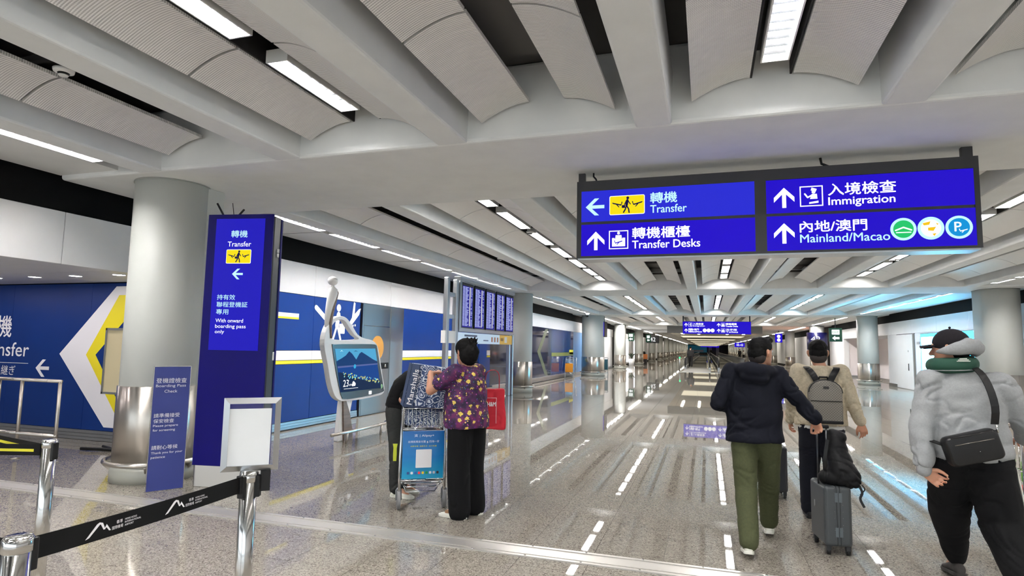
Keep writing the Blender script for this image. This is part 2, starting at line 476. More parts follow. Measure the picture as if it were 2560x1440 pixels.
# ---- left wall
ZT = 3.01; ZB = 2.425; SK = 0.14
wl = struct(MB().box(XL-0.3, XL-0.03, 7.0, END, 0, RZ+0.6).build('wall_left', M_slot))
MB().box(XL-0.3, XL-0.03, -9, 7.0, ZT, ZV).build('slot_recess', M_slot, wl)
def wpanel(y0, y1, z0, z1, m, name='wall_panel', d=0.0, par=None, X=XL, s=1):
    g = 0.004
    x0, x1 = sorted((X-0.03*s, X+d*s))
    return MB().box(x0, x1, y0+g, y1-g, z0+g, z1-g).build(name, m, par or wl, bevel=0.003, seg=1)
# white header band panels (whole length, also bridging the opening)
ys = [-9, -6, -3, 0.0, 3.0, 5.0, 7.0, 9.77, 12.7, 15.65, 18.6, 21.6, 24.5, 27.4, 30.3, 33.4, 36.5, 39.5, 42.5, 45.5, 48.5]
for a, e in zip(ys, ys[1:]):
    if e <= 7.0:
        MB().box(XL-0.22, XL, a+0.004, e-0.004, 2.40, ZT).build('header_panel', M_wallw, wl, bevel=0.004, seg=1)
    else:
        wpanel(a, e, ZB, ZT, M_wallw)
ybl = [7.0, 8.5, 9.77, 11.40]
for a, e in [(7.0, 9.77), (9.77, 11.40), (13.30, 15.60), (15.60, 18.2), (18.2, 19.7)]:
    wpanel(a, e, SK, 1.155, M_blue); wpanel(a, e, 1.40, ZB, M_blue); wpanel(a, e, 1.222, 1.40, M_wv, 'stripe_panel'); wpanel(a, e, 1.155, 1.222, M_yel, 'stripe_panel')
MB().box(XL, XL+0.003, 7.0, 9.33, 2.0, 2.07).build('stripe', M_wv, wl); MB().box(XL, XL+0.0035, 7.0, 9.33, 1.965, 2.0).build('stripe', M_yel, wl)
for a, e in [(7.0, 11.40), (13.30, 33.4)]:
    q = MB()
    for z in (0.005, 0.05, 0.095): q.box(XL-0.03, XL+0.016-z*0.08, a, e, z, z+0.041)
    q.build('skirting', M_alu, wl)
# walking traveller and aeroplane vinyl on the blue panel
K = FX(XL, 9.88, 1.60)
pic = []
pic += [disc(0.70, 0.66, 0.075)]
pic += stroke([(0.70, 0.52), (0.66, 0.30)], 0.13)+stroke([(0.66, 0.30), (0.54, 0.02)], 0.06)+stroke([(0.68, 0.30), (0.80, 0.02)], 0.06)+stroke([(0.70, 0.54), (0.50, 0.34)], 0.045)+stroke([(0.72, 0.54), (0.84, 0.36)], 0.045)
pic += [rrect(0.74, 0.14, 0.94, 0.34, 0.02)]
pic += stroke([(-0.05, 0.62), (0.34, 0.38)], 0.10)
pic += [[(1.08, 0.36), (1.20, 0.34), (1.46, 0.56), (1.52, 0.70), (1.44, 0.68), (1.20, 0.50)], [(1.18, 0.44), (1.28, 0.48), (1.30, 0.80), (1.24, 0.82)], disc(1.24, 0.32, 0.025), disc(1.32, 0.33, 0.025)]
flat(pic, M_wv, wl, K, 'vinyl_traveller_emblem', z=0.004)
# stainless door
d1 = struct(MB().box(XL-0.02, XL+0.03, 11.45, 13.28, 0.0, 2.42).build('door_1', mat('door_steel', (178, 180, 180), 0.3, 1.0)))
MB().box(XL+0.03, XL+0.045, 12.66, 13.28, 0.0, 2.42).build('door_frame', M_alu, d1)
MB().box(XL+0.03, XL+0.036, 11.50, 12.62, 0.02, 2.38).build('door_leaf', mat('door_steel'), d1)
flat([disc(0, 0, 0.27, 32)], mat('door_disc', (206, 148, 66), 0.4), d1, FX(XL+0.036, 12.1, 1.46), 'round_sticker', z=0.004)
MB().box(XL+0.036, XL+0.04, 11.50, 12.62, 0.98, 1.12).build('lock_plate', M_black, d1)
MB().cyl(XL+0.05, 12.45, 1.02, 1.08, 0.02, 12).build('door_knob', M_chrome, d1)
MB().box(XL+0.036, XL+0.039, 11.50, 12.62, 1.93, 1.95).build('door_strip', M_chrome, d1)
MB().box(XL, XL+0.03, 11.28, 11.36, 1.42, 1.56).build('card_reader', M_alu, wl)
# transfer glass front from column two on
M_glass_blue = mat('blue_glass', (16, 40, 96), 0.06, spec=0.9)
M_glass_dark = mat('dark_blue_glass', (18, 26, 56), 0.05, spec=0.9)
M_pale = mat('pale_vinyl', (96, 104, 84), 0.15)  # plain pale colour of the chevron on the glass
for i, (a, e) in enumerate([(19.7, 22.6), (22.6, 25.5), (25.5, 28.4), (28.4, 31.0), (31.0, 33.4)]):
    wpanel(a, e, 0.20, ZB, M_glass_dark if i < 3 else M_glass_blue, 'glass_panel')
flat([[(0, 0.0), (0.5, 0.0), (-0.9, 1.1), (0.5, 2.15), (0.0, 2.15), (-1.4, 1.1)]], M_pale, wl, FX(XL, 27.2, 0.24), 'chevron', z=0.004)
MB().box(XL, XL+0.004, 28.4, 33.4, 1.10, 1.28).build('stripe', mat('olive_stripe', (120, 128, 60), 0.3), wl)
MB().box(XL-0.02, XL+0.10, 19.7, 33.4, 0.15, 0.20).build('bottom_rail', M_alu, wl)
MB().box(XL, XL+0.004, 32.4, 33.4, 1.18, 1.42).build('stripe', M_yel, wl)
# white walls beyond the third column
a = 33.4
for i, e in enumerate([36.2, 38.6, 41.0, 43.4, 45.8, 48.2]):
    m = mat('pale_blue_panel', (96, 150, 206), 0.3) if i == 0 else M_wallw
    wpanel(a, e, SK, ZB, m); a = e
MB().box(XL-0.03, XL+0.012, 33.4, 48.2, 0, SK).build('skirting', M_alu, wl)

# ---- recess beside the corner with the transfer mural (plane facing the viewer at y = 7)
wb = struct(MB().box(-15, XL-0.03, 7.02, 7.3, 0, 3.2).build('wall_mural', M_slot))
for a, e in [(-14.6, -12.7), (-12.7, -10.95), (-10.95, -9.2), (-9.2, XL-0.02)]:
    MB().box(a+0.002, e-0.002, 7.0, 7.03, 0.155, 2.41).build('mural_panel', M_blue, wb)
q = MB()
for z in (0.005, 0.055, 0.105): q.box(-14.6, XL-0.03, 6.97, 7.02, z, z+0.045)
q.build('skirting', M_alu, wb)
def mp(x, z): return (x*0.897, 1.55+(z-1.55)*0.897)
KM = FY(0, 7.0, 0)
flat([[mp(-9.70, 2.452), mp(-10.924, 1.267), mp(-9.741, 0.053), mp(-8.9, 0.053), mp(-8.9, 2.452)]], M_wv, wb, KM, 'white_chevron', z=0.003)
flat([[mp(-9.23, 2.30), mp(-9.62, 2.30), mp(-10.282, 1.265), mp(-9.50, 0.28), mp(-9.16, 0.28)]], M_yel, wb, KM, 'yellow_chevron', z=0.005)
flat([[mp(-9.30, 2.05), mp(-9.36, 1.95), mp(-10.054, 1.268), mp(-9.50, 0.55), mp(-9.2, 0.55), mp(-9.2, 2.05)]], M_blue, wb, KM, 'blue_chevron', z=0.007)
text('轉機', M_wv, wb, 0.5, KM, x=-11.68, y=1.545, height=0.355, bold=0.012, z=0.004)
text('Transfer', M_wv, wb, 0.3, KM, x=-11.74, y=1.235, width=1.25, height=0.225, bold=0.004, z=0.004)
flat([[(-12.0, 1.122), (-10.48, 1.122), (-10.48, 1.13), (-12.0, 1.13)]], M_wv, wb, KM, 'rule', z=0.004)
text('乗り継ぎ', M_wv, wb, 0.2, KM, x=-11.44, y=0.925, height=0.16, z=0.004)
flat(arrow(-10.15, 1.06, 0.30, PI), M_wv, wb, KM, 'arrow', z=0.004)
# shift lettering so that its visible right ends match the photo
# recess ceiling with seams and downlights
rc = struct(MB().box(-15, XL-0.22, -2, 7.0, 2.46, 2.6).build('ceiling_recess', M_slot))
for a, e in [(-2, 1.0), (1.0, 3.6), (3.6, 4.35), (4.35, 5.07), (5.07, 5.80), (5.80, 6.6), (6.6, 7.0)]:
    MB().box(-15, XL-0.22, a+0.004, e-0.004, 2.425, 2.46).build('ceiling_board', M_wallw, rc)
M_dl = mat('downlight_lens', (255, 255, 255), 0.4, em=90, emc=(255, 246, 250))
dl = None
for k in range(6):
    x = -7.66-0.815*k
    for y in (6.18, 3.9):
        if dl is None:
            dl = thing('downlight', '', 'downlight', group='round downlights in the recess ceiling by the transfer mural')
            MB().lathe([(0.075, 2.424), (0.085, 2.417), (0.095, 2.424), (0.085, 2.426)], 20).build('trim_ring', M_white, dl)
            MB().lathe([(0.001, 2.4205), (0.075, 2.4205), (0.075, 2.424), (0.001, 2.424)], 20).build('lens', M_dl, dl)
            r = dl; r.location = (x, y, 0)
        else: r = dup(dl, (x, y, 0), 0)
        r['label'] = 'round downlight in the recess ceiling, %s, %s' % ('row by the blue mural' if y > 5 else 'row nearer the viewer', ['first from the column', 'second from the column', 'third', 'fourth', 'fifth', 'sixth'][k])
# left outer side of the recess
struct(MB().box(-15.2, -14.6, -9, 7.3, 0, 2.6).build('wall_recess', M_wallw))

# ---- right wall
wr = struct(MB().box(XR+0.03, XR+0.3, -9, 33.6, 0, ZV).box(XR+0.03, XR+0.3, 33.6, 43.6, ZT, ZV).box(XR+0.03, XR+0.3, 43.6, END, 0, ZV).build('wall_right', M_slot))
ys = [-9+3*k for k in range(20)]
for a, e in zip(ys, ys[1:]):
    MB().box(XR, XR+(0.22 if 33 <= a < 43 else 0.03), a+0.004, e-0.004, 2.425, ZT).build('header_panel', M_wallw, wr, bevel=0.003, seg=1)
for a, e in [(-9, -5), (-5, -1), (-1, 3), (3, 7), (7, 11), (11, 14.5), (14.5, 18), (18, 21), (21, 23.3), (28.85, 29.55), (32.2, 33.6), (43.6, 46.0), (46.0, 48.2)]:
    wpanel(a, e, SK, 2.425, M_wallw, X=XR, s=-1, par=wr)
wpanel(23.3, 28.85, SK, 0.70, M_wallw, X=XR, s=-1, par=wr); wpanel(23.3, 28.85, 2.37, 2.425, M_wallw, X=XR, s=-1, par=wr)
MB().box(XR-0.02, XR+0.03, -9, 33.6, 0, SK).box(XR-0.02, XR+0.03, 43.6, 60, 0, SK).build('skirting', M_alu, wr)
d2 = struct(MB().box(XR-0.01, XR+0.03, 29.55, 32.2, 0.0, 2.40).build('door_2', M_wallw))
MB().box(XR-0.035, XR-0.01, 29.55, 29.75, 0.0, 2.42).build('door_frame', mat('door_frame_grey', (120, 118, 116), 0.4, 0.6), d2)
MB().box(XR-0.04, XR-0.01, 29.80, 32.15, 0.02, 2.38).build('door_leaf', M_wallw, d2, bevel=0.004)
MB().box(XR-0.055, XR-0.04, 30.35, 30.43, 0.82, 1.12).build('door_handle', M_black, d2)
MB().box(XR-0.05, XR-0.04, 30.36, 30.42, 1.62, 1.70).build('door_lock', M_alu, d2)
MB().box(XR-0.03, XR, 28.95, 29.25, 1.95, 2.05).build('sensor', M_alu, wr)
MB().box(XR+0.02, XR+0.31, 43.56, 43.6, 0, 2.43).box(XR+0.02, XR+0.31, 33.6, 33.62, 0, 2.43).build('opening_reveal', M_wallw, wr)
# opening with recessed white room
wo = struct(MB().box(XR+0.3, 10.6, 33.3, 33.6, 0, 3.0).box(XR+0.3, 10.6, 43.6, 43.9, 0, 3.0).box(10.4, 10.7, 33.3, 43.9, 0, 3.0).build('wall_opening', mat('pinkish_wall', (232, 224, 224), 0.5)))
struct(MB().box(XR+0.2, 10.6, 33.4, 43.8, 2.43, 2.5).build('ceiling_opening', M_wallw))
MB().box(XR+0.35, 10.38, 43.55, 43.6, 0, 0.12).build('skirting', M_alu, wo)
M_led = mat('lightbox_blue_picture', (40, 150, 220), 0.3, em=0.9, emc=(60, 160, 225))
# far section of the concourse : continuous soffits, dropped middle
cf = struct(MB().box(XL-0.3, XR+0.3, 49.3, END, 3.42, 3.6).build('ceiling_far', M_soffit))
MB().box(-2.9, 4.0, 48.6, 49.0, 2.82, 3.36).build('bulkhead_face', mat('bulkhead_grey', (104, 104, 102), 0.7), cf)
MB().box(-2.9, 4.0, 49.0, END, 2.9, 3.0).build('dropped_ceiling', mat('cream_ceiling', (214, 208, 192), 0.6), cf)
M_addglow = mat('added_ceiling_glow', (255, 244, 214), 0.5, em=0.85)  # glow added to the cream ceiling to brighten the far corridor
for k in range(9):
    y = 62+k*19
    MB().box(-2.4, 3.5, y, y+7, 2.885, 2.899).build('added_glow_panel', M_addglow, cf)  # added glowing sheet, not a real fixture
M_far = mat('far_strip_light', (255, 255, 255), 0.5, em=34, emc=(255, 247, 234))
fs = None
for k in range(12):
    y = 51+k*14.1
    for x in (-6.1, XR0+0.4):
        o = MB().box(x-0.1, x+0.1, y, y+8.5, 3.405, 3.419) if fs is None else None
        if o:
            fs = o.build('ceiling_light', M_far); fs.data.transform(Matrix.Translation((-x, -y, 0))); r = fs
        else:
            r = fs.copy(); C.objects.link(r)
        r.location = (x, y, 0)
        sd = 'left' if x < 0 else 'right'
        tag(r, 'thin strip light along the %s ceiling edge of the far corridor, %s of its row' % (sd, ['first', 'second', 'third', 'fourth', 'fifth', 'sixth', 'seventh', 'eighth', 'ninth', 'tenth', 'eleventh', 'twelfth'][k]), 'ceiling light', 'far corridor strip lights, %s side' % sd)
fs2 = None
for x in (-1.9, -0.6, 1.7, 3.0):
    m = MB().box(x-0.09, x+0.09, 50.2, 55, 2.885, 2.899) if fs2 is None else None
    if m:
        fs2 = m.build('ceiling_light', M_far); fs2.data.transform(Matrix.Translation((-x, 0, 0))); r = fs2
    else: r = fs2.copy(); C.objects.link(r)
    r.location = (x, 0, 0)
    tag(r, 'white strip light under the dropped ceiling, %s of the moving walkways' % {-1.9: 'leftmost', -0.6: 'second from left', 1.7: 'third from left', 3.0: 'rightmost'}[x], 'ceiling light', 'strip lights where the dropped ceiling begins')
# far side walls
w = MB()
for k in range(30):
    y = 49.3+k*6.2
    w.box(XL-0.03, XL, y+0.01, y+6.19, SK, 2.9)
w.build('wall_panel', M_wallw, wl, kind='stuff')
w = MB()
for k in range(30):
    y = 49.3+k*6.2
    w.box(XR, XR+0.03, y+0.01, y+6.19, SK, 2.9)
w.build('wall_panel', M_wallw, wr, kind='stuff')
M_shop = mat('shop_light', (255, 255, 255), 0.5, em=2.2, emc=(240, 246, 255))
M_orange = mat('orange_screen', (255, 120, 40), 0.5, em=1.8, emc=(255, 130, 60))
for (x, y0, y1, m) in [(XL, 52, 58.5, M_shop), (XL, 63.0, 70, M_shop)]:
    MB().box(x, x+0.02, y0, y1, 0.3, 2.4).build('lit_shopfront', m, wl)
MB().box(XR-0.02, XR, 51.0, 55.0, 0.3, 2.4).build('lit_poster', M_orange, wr)
MB().box(XR-0.025, XR-0.02, 52.5, 54.0, 0.8, 1.7).build('lit_poster_centre', M_shop, wr)
# end of the corridor
we = struct(MB().box(XL-0.3, XR+0.3, END, END+1, 0, 4).build('wall_end', mat('end_grey', (84, 84, 84), 0.6)))
MB().box(XL+0.1, 0.2, END-0.3, END-0.02, 0.6, 3.2).build('mural', mat('teal_mural', (24, 92, 112), 0.4, em=0.3), we)
MB().box(-4.5, -1.0, END-0.4, END-0.3, 0.8, 1.5).build('mural_figure', M_wv, we)
for x in (0.8, 3.4): MB().box(x, x+1.1, END-0.5, END-0.02, 0, 3.0).build('end_pier', M_wallw, we)
MB().box(-2, 4.5, END-0.7, END-0.5, 2.6, 3.2).build('end_sign', M_sb, we)
struct(MB().box(-16, 12, -9.3, -9.1, 0, 0.02).build('trim_1', M_grout))

# ================= COLUMNS =================
def column(x, y, r, elong, label, capz=RZ, strip=False, sign=None):
    t = thing('column', label, 'column', (x, y, 0))
    MB().lathe([(r, 0.16), (r, capz), (r-0.05, capz)], 48, elong=elong).build('shaft', mat('column_paint', (200, 202, 197), 0.5), t)
    MB().lathe([(r+0.018, 0.2), (r+0.018, 1.03), (r+0.0, 1.035)], 48, elong=elong).build('steel_cladding', M_steel, t)
    MB().lathe([(r+0.03, 0), (r+0.03, 0.13), (r-0.01, 0.17)], 48, elong=elong).build('stone_base', mat('column_base', (176, 176, 166), 0.35), t)
    n = 40; pts = []
    for q in range(n):
        a = 2*PI*q/n; sy = math.sin(a); pts.append(((r+0.085)*math.cos(a), (r+0.085)*sy+(elong if sy > 1e-6 else (-elong if sy < -1e-6 else 0)), 0.21))
    MB().tube(pts, 0.026, 10, closed=True).build('bumper_rail', M_steel, t)
    b = MB()
    for a in (-2.2, -0.9, 0.2, 2.9): 
        c, s_ = math.cos(a), math.sin(a); e = elong if s_ > 0 else -elong
        b.prism([(r+0.0, 0.08), (r+0.09, 0.18), (r+0.09, 0.22), (r, 0.22)], -0.01, 0.01, frame((0, e, 0), (c, s_, 0), (0, 0, 1)))
    b.build('bracket', M_steel, t)
    MB().lathe([(r+0.012, capz-0.012), (r+0.012, capz)], 48, elong=elong).build('top_ring', mat('ring_grey', (150, 152, 148), 0.5), t)  # slightly darker grey ring around the column top
    return t
c1 = column(-6.0, 5.45, 0.395, 0.0, 'large white oblong column with steel cladding beside the blue transfer totem')
MB().box(0.0, 0.36, 0.15, 0.42, 0.0, RZ).build('pipe_casing', mat('column_paint'), c1, bevel=0.01)
column(-6.10, 20.0, 0.40, 0.0, 'white column half hidden behind the flight information board')
column(-6.12, 34.2, 0.60, 0.2, 'thick white column beside the parked luggage trolley, blue glass wall on its left')
column(-6.40, 47.6, 0.42, 0.2, 'white column just beyond the thick column on the left')
c5 = column(-6.40, 61.5, 0.40, 0.1, 'fifth white column on the left, beside the green exit sign')
column(7.70, 20.1, 0.46, 0.2, 'broad beige white column behind the man in the grey hoodie')
column(7.62, 34.0, 0.44, 0.1, 'white column between the green exit sign and the hooded man')
column(7.5, 47.6, 0.46, 0.1, 'white column carrying the round dark 42 sign, behind the backpacker')
column(7.4, 61.5, 0.40, 0.1, 'white column right of the navy jacket man, in front of the orange poster')
for k in range(5, 16):
    y = 5.9+14.0*k+0.6
    for x, sd in ((-6.4, 'left'), (7.4, 'right')):
        r = dup(c5, (x, y, 0)); r['group'] = 'columns of the far corridor, %s side' % sd
        r['label'] = 'white column with steel foot in the far row on the %s, %s of the row' % (sd, ['nearest', 'second', 'third', 'fourth', 'fifth', 'sixth', 'seventh', 'eighth', 'ninth', 'tenth', 'eleventh'][k-5])
# ================= SIGNS =================
def plane_icon(cx, cy, s, up=True):
    """small aeroplane silhouette seen from the side"""
    f = [(-0.5, 0.10), (-0.40, -0.06), (0.42, 0.16), (0.52, 0.26), (0.44, 0.29), (-0.3, 0.09)]
    w = [(-0.02, 0.10), (0.18, 0.16), (-0.16, -0.22), (-0.26, -0.22)]
    tl = [(-0.5, 0.10), (-0.42, 0.07), (-0.46, 0.34), (-0.56, 0.34)]
    return [[(cx+x*s, cy+(y if up else y)*s) for x, y in p] for p in (f, w, tl)]
def plane_down(cx, cy, s):
    return [[(cx-(x-cx), y) for x, y in p] for p in plane_icon(cx, cy, s)]
def walker(cx, cy, s):
    p = [disc(cx+0.05*s, cy+0.42*s, 0.085*s, 12)]
    p += stroke([(cx+0.03*s, cy+0.27*s), (cx-0.02*s, cy-0.02*s)], 0.15*s)
    p += stroke([(cx-0.02*s, cy-0.05*s), (cx+0.10*s, cy-0.25*s), (cx+0.13*s, cy-0.47*s)], 0.075*s)
    p += stroke([(cx-0.03*s, cy-0.05*s), (cx-0.09*s, cy-0.26*s), (cx-0.20*s, cy-0.45*s)], 0.075*s)
    p += stroke([(cx+0.06*s, cy+0.26*s), (cx+0.20*s, cy+0.04*s)], 0.055*s)+stroke([(cx-0.03*s, cy+0.26*s), (cx-0.14*s, cy+0.02*s)], 0.055*s)
    p += [rrect(cx-0.30*s, cy-0.18*s, cx-0.10*s, cy-0.01*s, 0.02*s)]
    return p
def transfer_badge(par, K, x0, y0, x1, y1, z=0.003):
    h = y1-y0; cx = (x0+x1)/2; cy = (y0+y1)/2
    flat([rrect(x0, y0, x1, y1, h*0.08)], mat('pale_border', (250, 250, 240), 0.5, em=0.9), par, K, 'badge_border', z=z)
    flat([rrect(x0+h*0.03, y0+h*0.03, x1-h*0.03, y1-h*0.03, h*0.06)], M_sy, par, K, 'yellow_badge', z=z+0.002)
    w = (x1-x0)
    pl = plane_icon(cx+w*0.30, cy, h*0.5); pd = [[(2*(cx-w*0.28)-x, y) for x, y in q] for q in plane_icon(cx-w*0.28, cy, h*0.5)]
    flat(pl+pd+walker(cx, cy, h*0.86), M_sn, par, K, 'traveller_emblem', z=z+0.004)
def box_icon(par, K, x0, y0, x1, y1, kind, mw, mb, z=0.003):
    w = x1-x0; h = y1-y0; cx = (x0+x1)/2; cy = (y0+y1)/2; t = h*0.05
    flat([[(x0, y0), (x1, y0), (x1, y0+t), (x0, y0+t)], [(x0, y1-t), (x1, y1-t), (x1, y1), (x0, y1)], [(x0, y0), (x0+t, y0), (x0+t, y1), (x0, y1)], [(x1-t, y0), (x1, y0), (x1, y1), (x1-t, y1)]], mw, par, K, 'icon_border', z=z)
    if kind == 'desk':
        p = [disc(cx, cy+h*0.36, h*0.075, 14), [(cx-w*0.17, cy+h*0.04), (cx+w*0.17, cy+h*0.04), (cx+w*0.15, cy+h*0.25), (cx-w*0.15, cy+h*0.25)], [(cx-w*0.34, cy+h*0.10), (cx-w*0.2, cy+h*0.10), (cx-w*0.2, cy+h*0.05), (cx+w*0.2, cy+h*0.05), (cx+w*0.2, cy+h*0.10), (cx+w*0.34, cy+h*0.10), (cx+w*0.34, cy-h*0.36), (cx-w*0.34, cy-h*0.36)]]
        flat(p, mw, par, K, 'clerk_emblem', z=z)
        flat(plane_icon(cx, cy-h*0.18, h*0.42), mb, par, K, 'plane_emblem', z=z+0.003)
    else:
        p = [[(cx-w*0.02, cy+h*0.28), (cx+w*0.20, cy+h*0.22), (cx+w*0.24, cy+h*0.34), (cx+w*0.02, cy+h*0.42)], disc(cx+w*0.10, cy+h*0.20, h*0.085, 14), [(cx-w*0.06, cy-h*0.14), (cx+w*0.26, cy-h*0.14), (cx+w*0.24, cy+h*0.10), (cx+w*0.02, cy+h*0.10)]]
        p += stroke([(cx+w*0.02, cy+h*0.04), (cx-w*0.16, cy-h*0.06), (cx-w*0.28, cy+h*0.12)], h*0.07)
        p += [[(cx-w*0.10, cy-h*0.30), (cx+w*0.30, cy-h*0.24), (cx+w*0.30, cy-h*0.34), (cx-w*0.10, cy-h*0.38)]]
        flat(p, mw, par, K, 'officer_emblem', z=z)
hs = thing('hanging_sign', 'large blue illuminated hanging sign with Transfer, Transfer Desks, Immigration and Mainland/Macao lettering', 'sign', (0, 6.0, 2.44))
def L(m): return m  # all parts of the sign use local coordinates relative to (0, 6, 2.44)
zb = 2.44
def hb(x0, x1, y0, y1, z0, z1): return MB().box(x0, x1, y0, y1, z0-zb, z1-zb)
hb(-1.25, 2.235, 0.012, 0.26, 2.455, 3.25).build('housing', mat('sign_frame_black', (40, 40, 42), 0.45), hs, bevel=0.006)
hb(-1.25, 2.235, 0.0, 0.012, 3.145, 3.25).build('top_rail', mat('sign_frame_black'), hs)
hb(-1.25, 2.235, 0.0, 0.012, 2.455, 2.475).build('bottom_rail', mat('sign_frame_black'), hs)
hb(0.45, 0.55, 0.0, 0.012, 2.475, 3.145).build('mullion', mat('sign_frame_black'), hs)
hb(-1.25, -1.203, 0.0, 0.012, 2.475, 3.145).build('side_rail', mat('sign_frame_black'), hs); hb(2.195, 2.235, 0.0, 0.012, 2.475, 3.145).build('side_rail', mat('sign_frame_black'), hs)
hb(-1.24, 2.225, 0.02, 0.25, 2.44, 2.456).build('underside_tray', M_alu, hs)
for x0, x1 in ((-1.255, -1.185), (2.15, 2.235)):
    hb(x0, x1, 0.10, 0.15, 3.25, RZ).build('hanger_post', mat('sign_frame_black'), hs, bevel=0.004)
MB().tube([(-1.06, 0.12, 3.25-zb), (-1.075, 0.12, 3.30-zb), (-1.10, 0.12, 3.33-zb), (-1.10, 0.12, RZ-zb)], 0.009, 8).build('cable', M_black, hs)
MB().tube([(1.15, 0.12, 3.25-zb), (1.05, 0.14, 3.31-zb), (1.04, 0.14, RZ-zb)], 0.012, 8).build('cable', M_black, hs)
KH = FY(0, 0, -zb)
def fpan(name, x0, x1, z0, z1, m): hb(x0, x1, 0.004, 0.012, z0, z1).build(name, m, hs)
fpan('lit_panel', -1.203, 0.45, 2.828, 3.145, M_sb2); fpan('lit_panel', -1.203, 0.45, 2.475, 2.798, M_sb)
fpan('lit_panel', 0.55, 2.195, 2.828, 3.143, M_sb); fpan('lit_panel', 0.55, 2.195, 2.475, 2.800, M_sb)
z_ = 0.0
flat(arrow(-1.063, 2.978, 0.19, PI), M_sc, hs, KH, 'arrow', z=z_)
transfer_badge(hs, KH, -0.916, 2.885, -0.566, 3.08, z_)
text('轉機', M_sc, hs, 0.1, KH, -0.512, 2.985, width=0.256, height=0.108, bold=0.004, z=z_)
text('Transfer', M_sc, hs, 0.1, KH, -0.512, 2.888, width=0.346, height=0.078, bold=0.0035, z=z_)
flat(arrow(-1.053, 2.628, 0.19, PI/2), M_sw, hs, KH, 'arrow', z=z_)
box_icon(hs, KH, -0.92, 2.538, -0.728, 2.725, 'desk', M_sw, M_sb, z_)
text('轉機櫃檯', M_sw, hs, 0.1, KH, -0.689, 2.636, width=0.55, height=0.112, bold=0.004, z=z_)
text('Transfer Desks', M_sw, hs, 0.1, KH, -0.689, 2.538, width=0.644, height=0.078, bold=0.0035, z=z_)
flat(arrow(0.704, 2.97, 0.19, PI/2), M_sw, hs, KH, 'arrow', z=z_)
box_icon(hs, KH, 0.837, 2.878, 1.03, 3.068, 'officer', M_sw, M_sb, z_)
text('入境檢查', M_sw, hs, 0.1, KH, 1.073, 2.968, width=0.54, height=0.112, bold=0.004, z=z_)
text('Immigration', M_sw, hs, 0.1, KH, 1.073, 2.858, width=0.53, height=0.094, bold=0.0035, z=z_)
flat(arrow(0.698, 2.635, 0.19, PI/2), M_sw, hs, KH, 'arrow', z=z_)
text('內地/澳門', M_sw, hs, 0.1, KH, 0.831, 2.638, width=0.544, height=0.105, bold=0.004, z=z_)
text('Mainland/Macao', M_sc, hs, 0.1, KH, 0.831, 2.543, width=0.72, height=0.076, bold=0.0035, z=z_)
M_gr = emis('badge_green', (40, 200, 110), 1.0); M_bl = emis('badge_blue', (20, 150, 220), 1.0); M_am = emis('badge_amber', (250, 200, 30), 1.0)
for x, m, rr in ((1.655, M_gr, 0.078), (1.862, M_sw, 0.075), (2.069, M_bl, 0.078)):
    flat([disc(x, 2.635, 0.1, 32)], M_sc, hs, KH, 'round_badge', z=z_)
    flat([disc(x, 2.635, rr, 32)], m, hs, KH, 'round_badge_centre', z=z_+0.002)
flat(stroke([(1.595, 2.625), (1.655, 2.65), (1.715, 2.625)], 0.012)+stroke([(1.60, 2.605), (1.71, 2.605)], 0.008), M_sw, hs, KH, 'badge_bridge', z=z_+0.004)
flat([[(1.80, 2.68), (1.86, 2.695), (1.85, 2.665), (1.81, 2.66)], [(1.84, 2.64), (1.90, 2.645), (1.88, 2.61), (1.84, 2.615)], [(1.87, 2.585), (1.90, 2.59), (1.885, 2.565)], [(1.90, 2.68), (1.92, 2.67), (1.91, 2.66)]], M_am, hs, KH, 'badge_pieces', z=z_+0.004)
text('P', M_sw, hs, 0.12, KH, 2.035, 2.60, height=0.08, width=0.05, bold=0.004, z=z_+0.004)
flat(plane_icon(2.10, 2.60, 0.06), M_sw, hs, KH, 'badge_plane', z=z_+0.004)

# far hanging sign
fs_ = thing('hanging_sign', 'smaller far blue illuminated hanging sign above the corridor middle with two columns of white arrows', 'sign', (0.52, 34.0, 2.40))
MB().box(-1.73, 1.73, 0.012, 0.25, 0, 0.67).build('housing', mat('sign_frame_black'), fs_)
MB().box(-1.72, 1.72, 0, 0.012, 0.01, 0.66).build('lit_panel', M_sb, fs_)
for x in (-1.70, 1.68): MB().box(x-0.03, x+0.03, 0.1, 0.16, 0.67, RZ-2.40).build('hanger_post', mat('sign_frame_black'), fs_)
KF = FY(0, 0, 0)
for x0, z0, zh, en in ((-1.65, 0.36, '入境檢查', 'Immigration'), (-1.65, 0.06, '內地/澳門', 'Mainland/Macao'), (0.02, 0.36, '轉機櫃檯', 'Transfer Desks'), (0.02, 0.06, '洗手間', 'Toilets')):
    flat(arrow(x0+0.10, z0+0.13, 0.19, PI/2), M_sw, fs_, KF, 'arrow', z=0.003)
    box_icon(fs_, KF, x0+0.22, z0+0.03, x0+0.42, z0+0.23, 'desk' if x0 > 0 else 'officer', M_sw, M_sb, 0.003)
    if en == 'Mainland/Macao':
        text(zh, M_sw, fs_, 0.1, KF, x0+0.22, z0+0.12, width=0.54, height=0.11, bold=0.008, z=0.003)
        text(en, M_sw, fs_, 0.1, KF, x0+0.22, z0+0.02, width=0.7, height=0.08, bold=0.006, z=0.003)
        for q in range(3): flat([disc(x0+1.06+0.2*q, z0+0.13, 0.1, 20)], M_sw, fs_, KF, 'round_badge', z=0.003)
    else:
        text(zh, M_sw, fs_, 0.1, KF, x0+0.46, z0+0.12, width=0.54, height=0.11, bold=0.008, z=0.003)
        text(en, M_sw, fs_, 0.1, KF, x0+0.46, z0+0.02, width=0.60, height=0.08, bold=0.006, z=0.003)

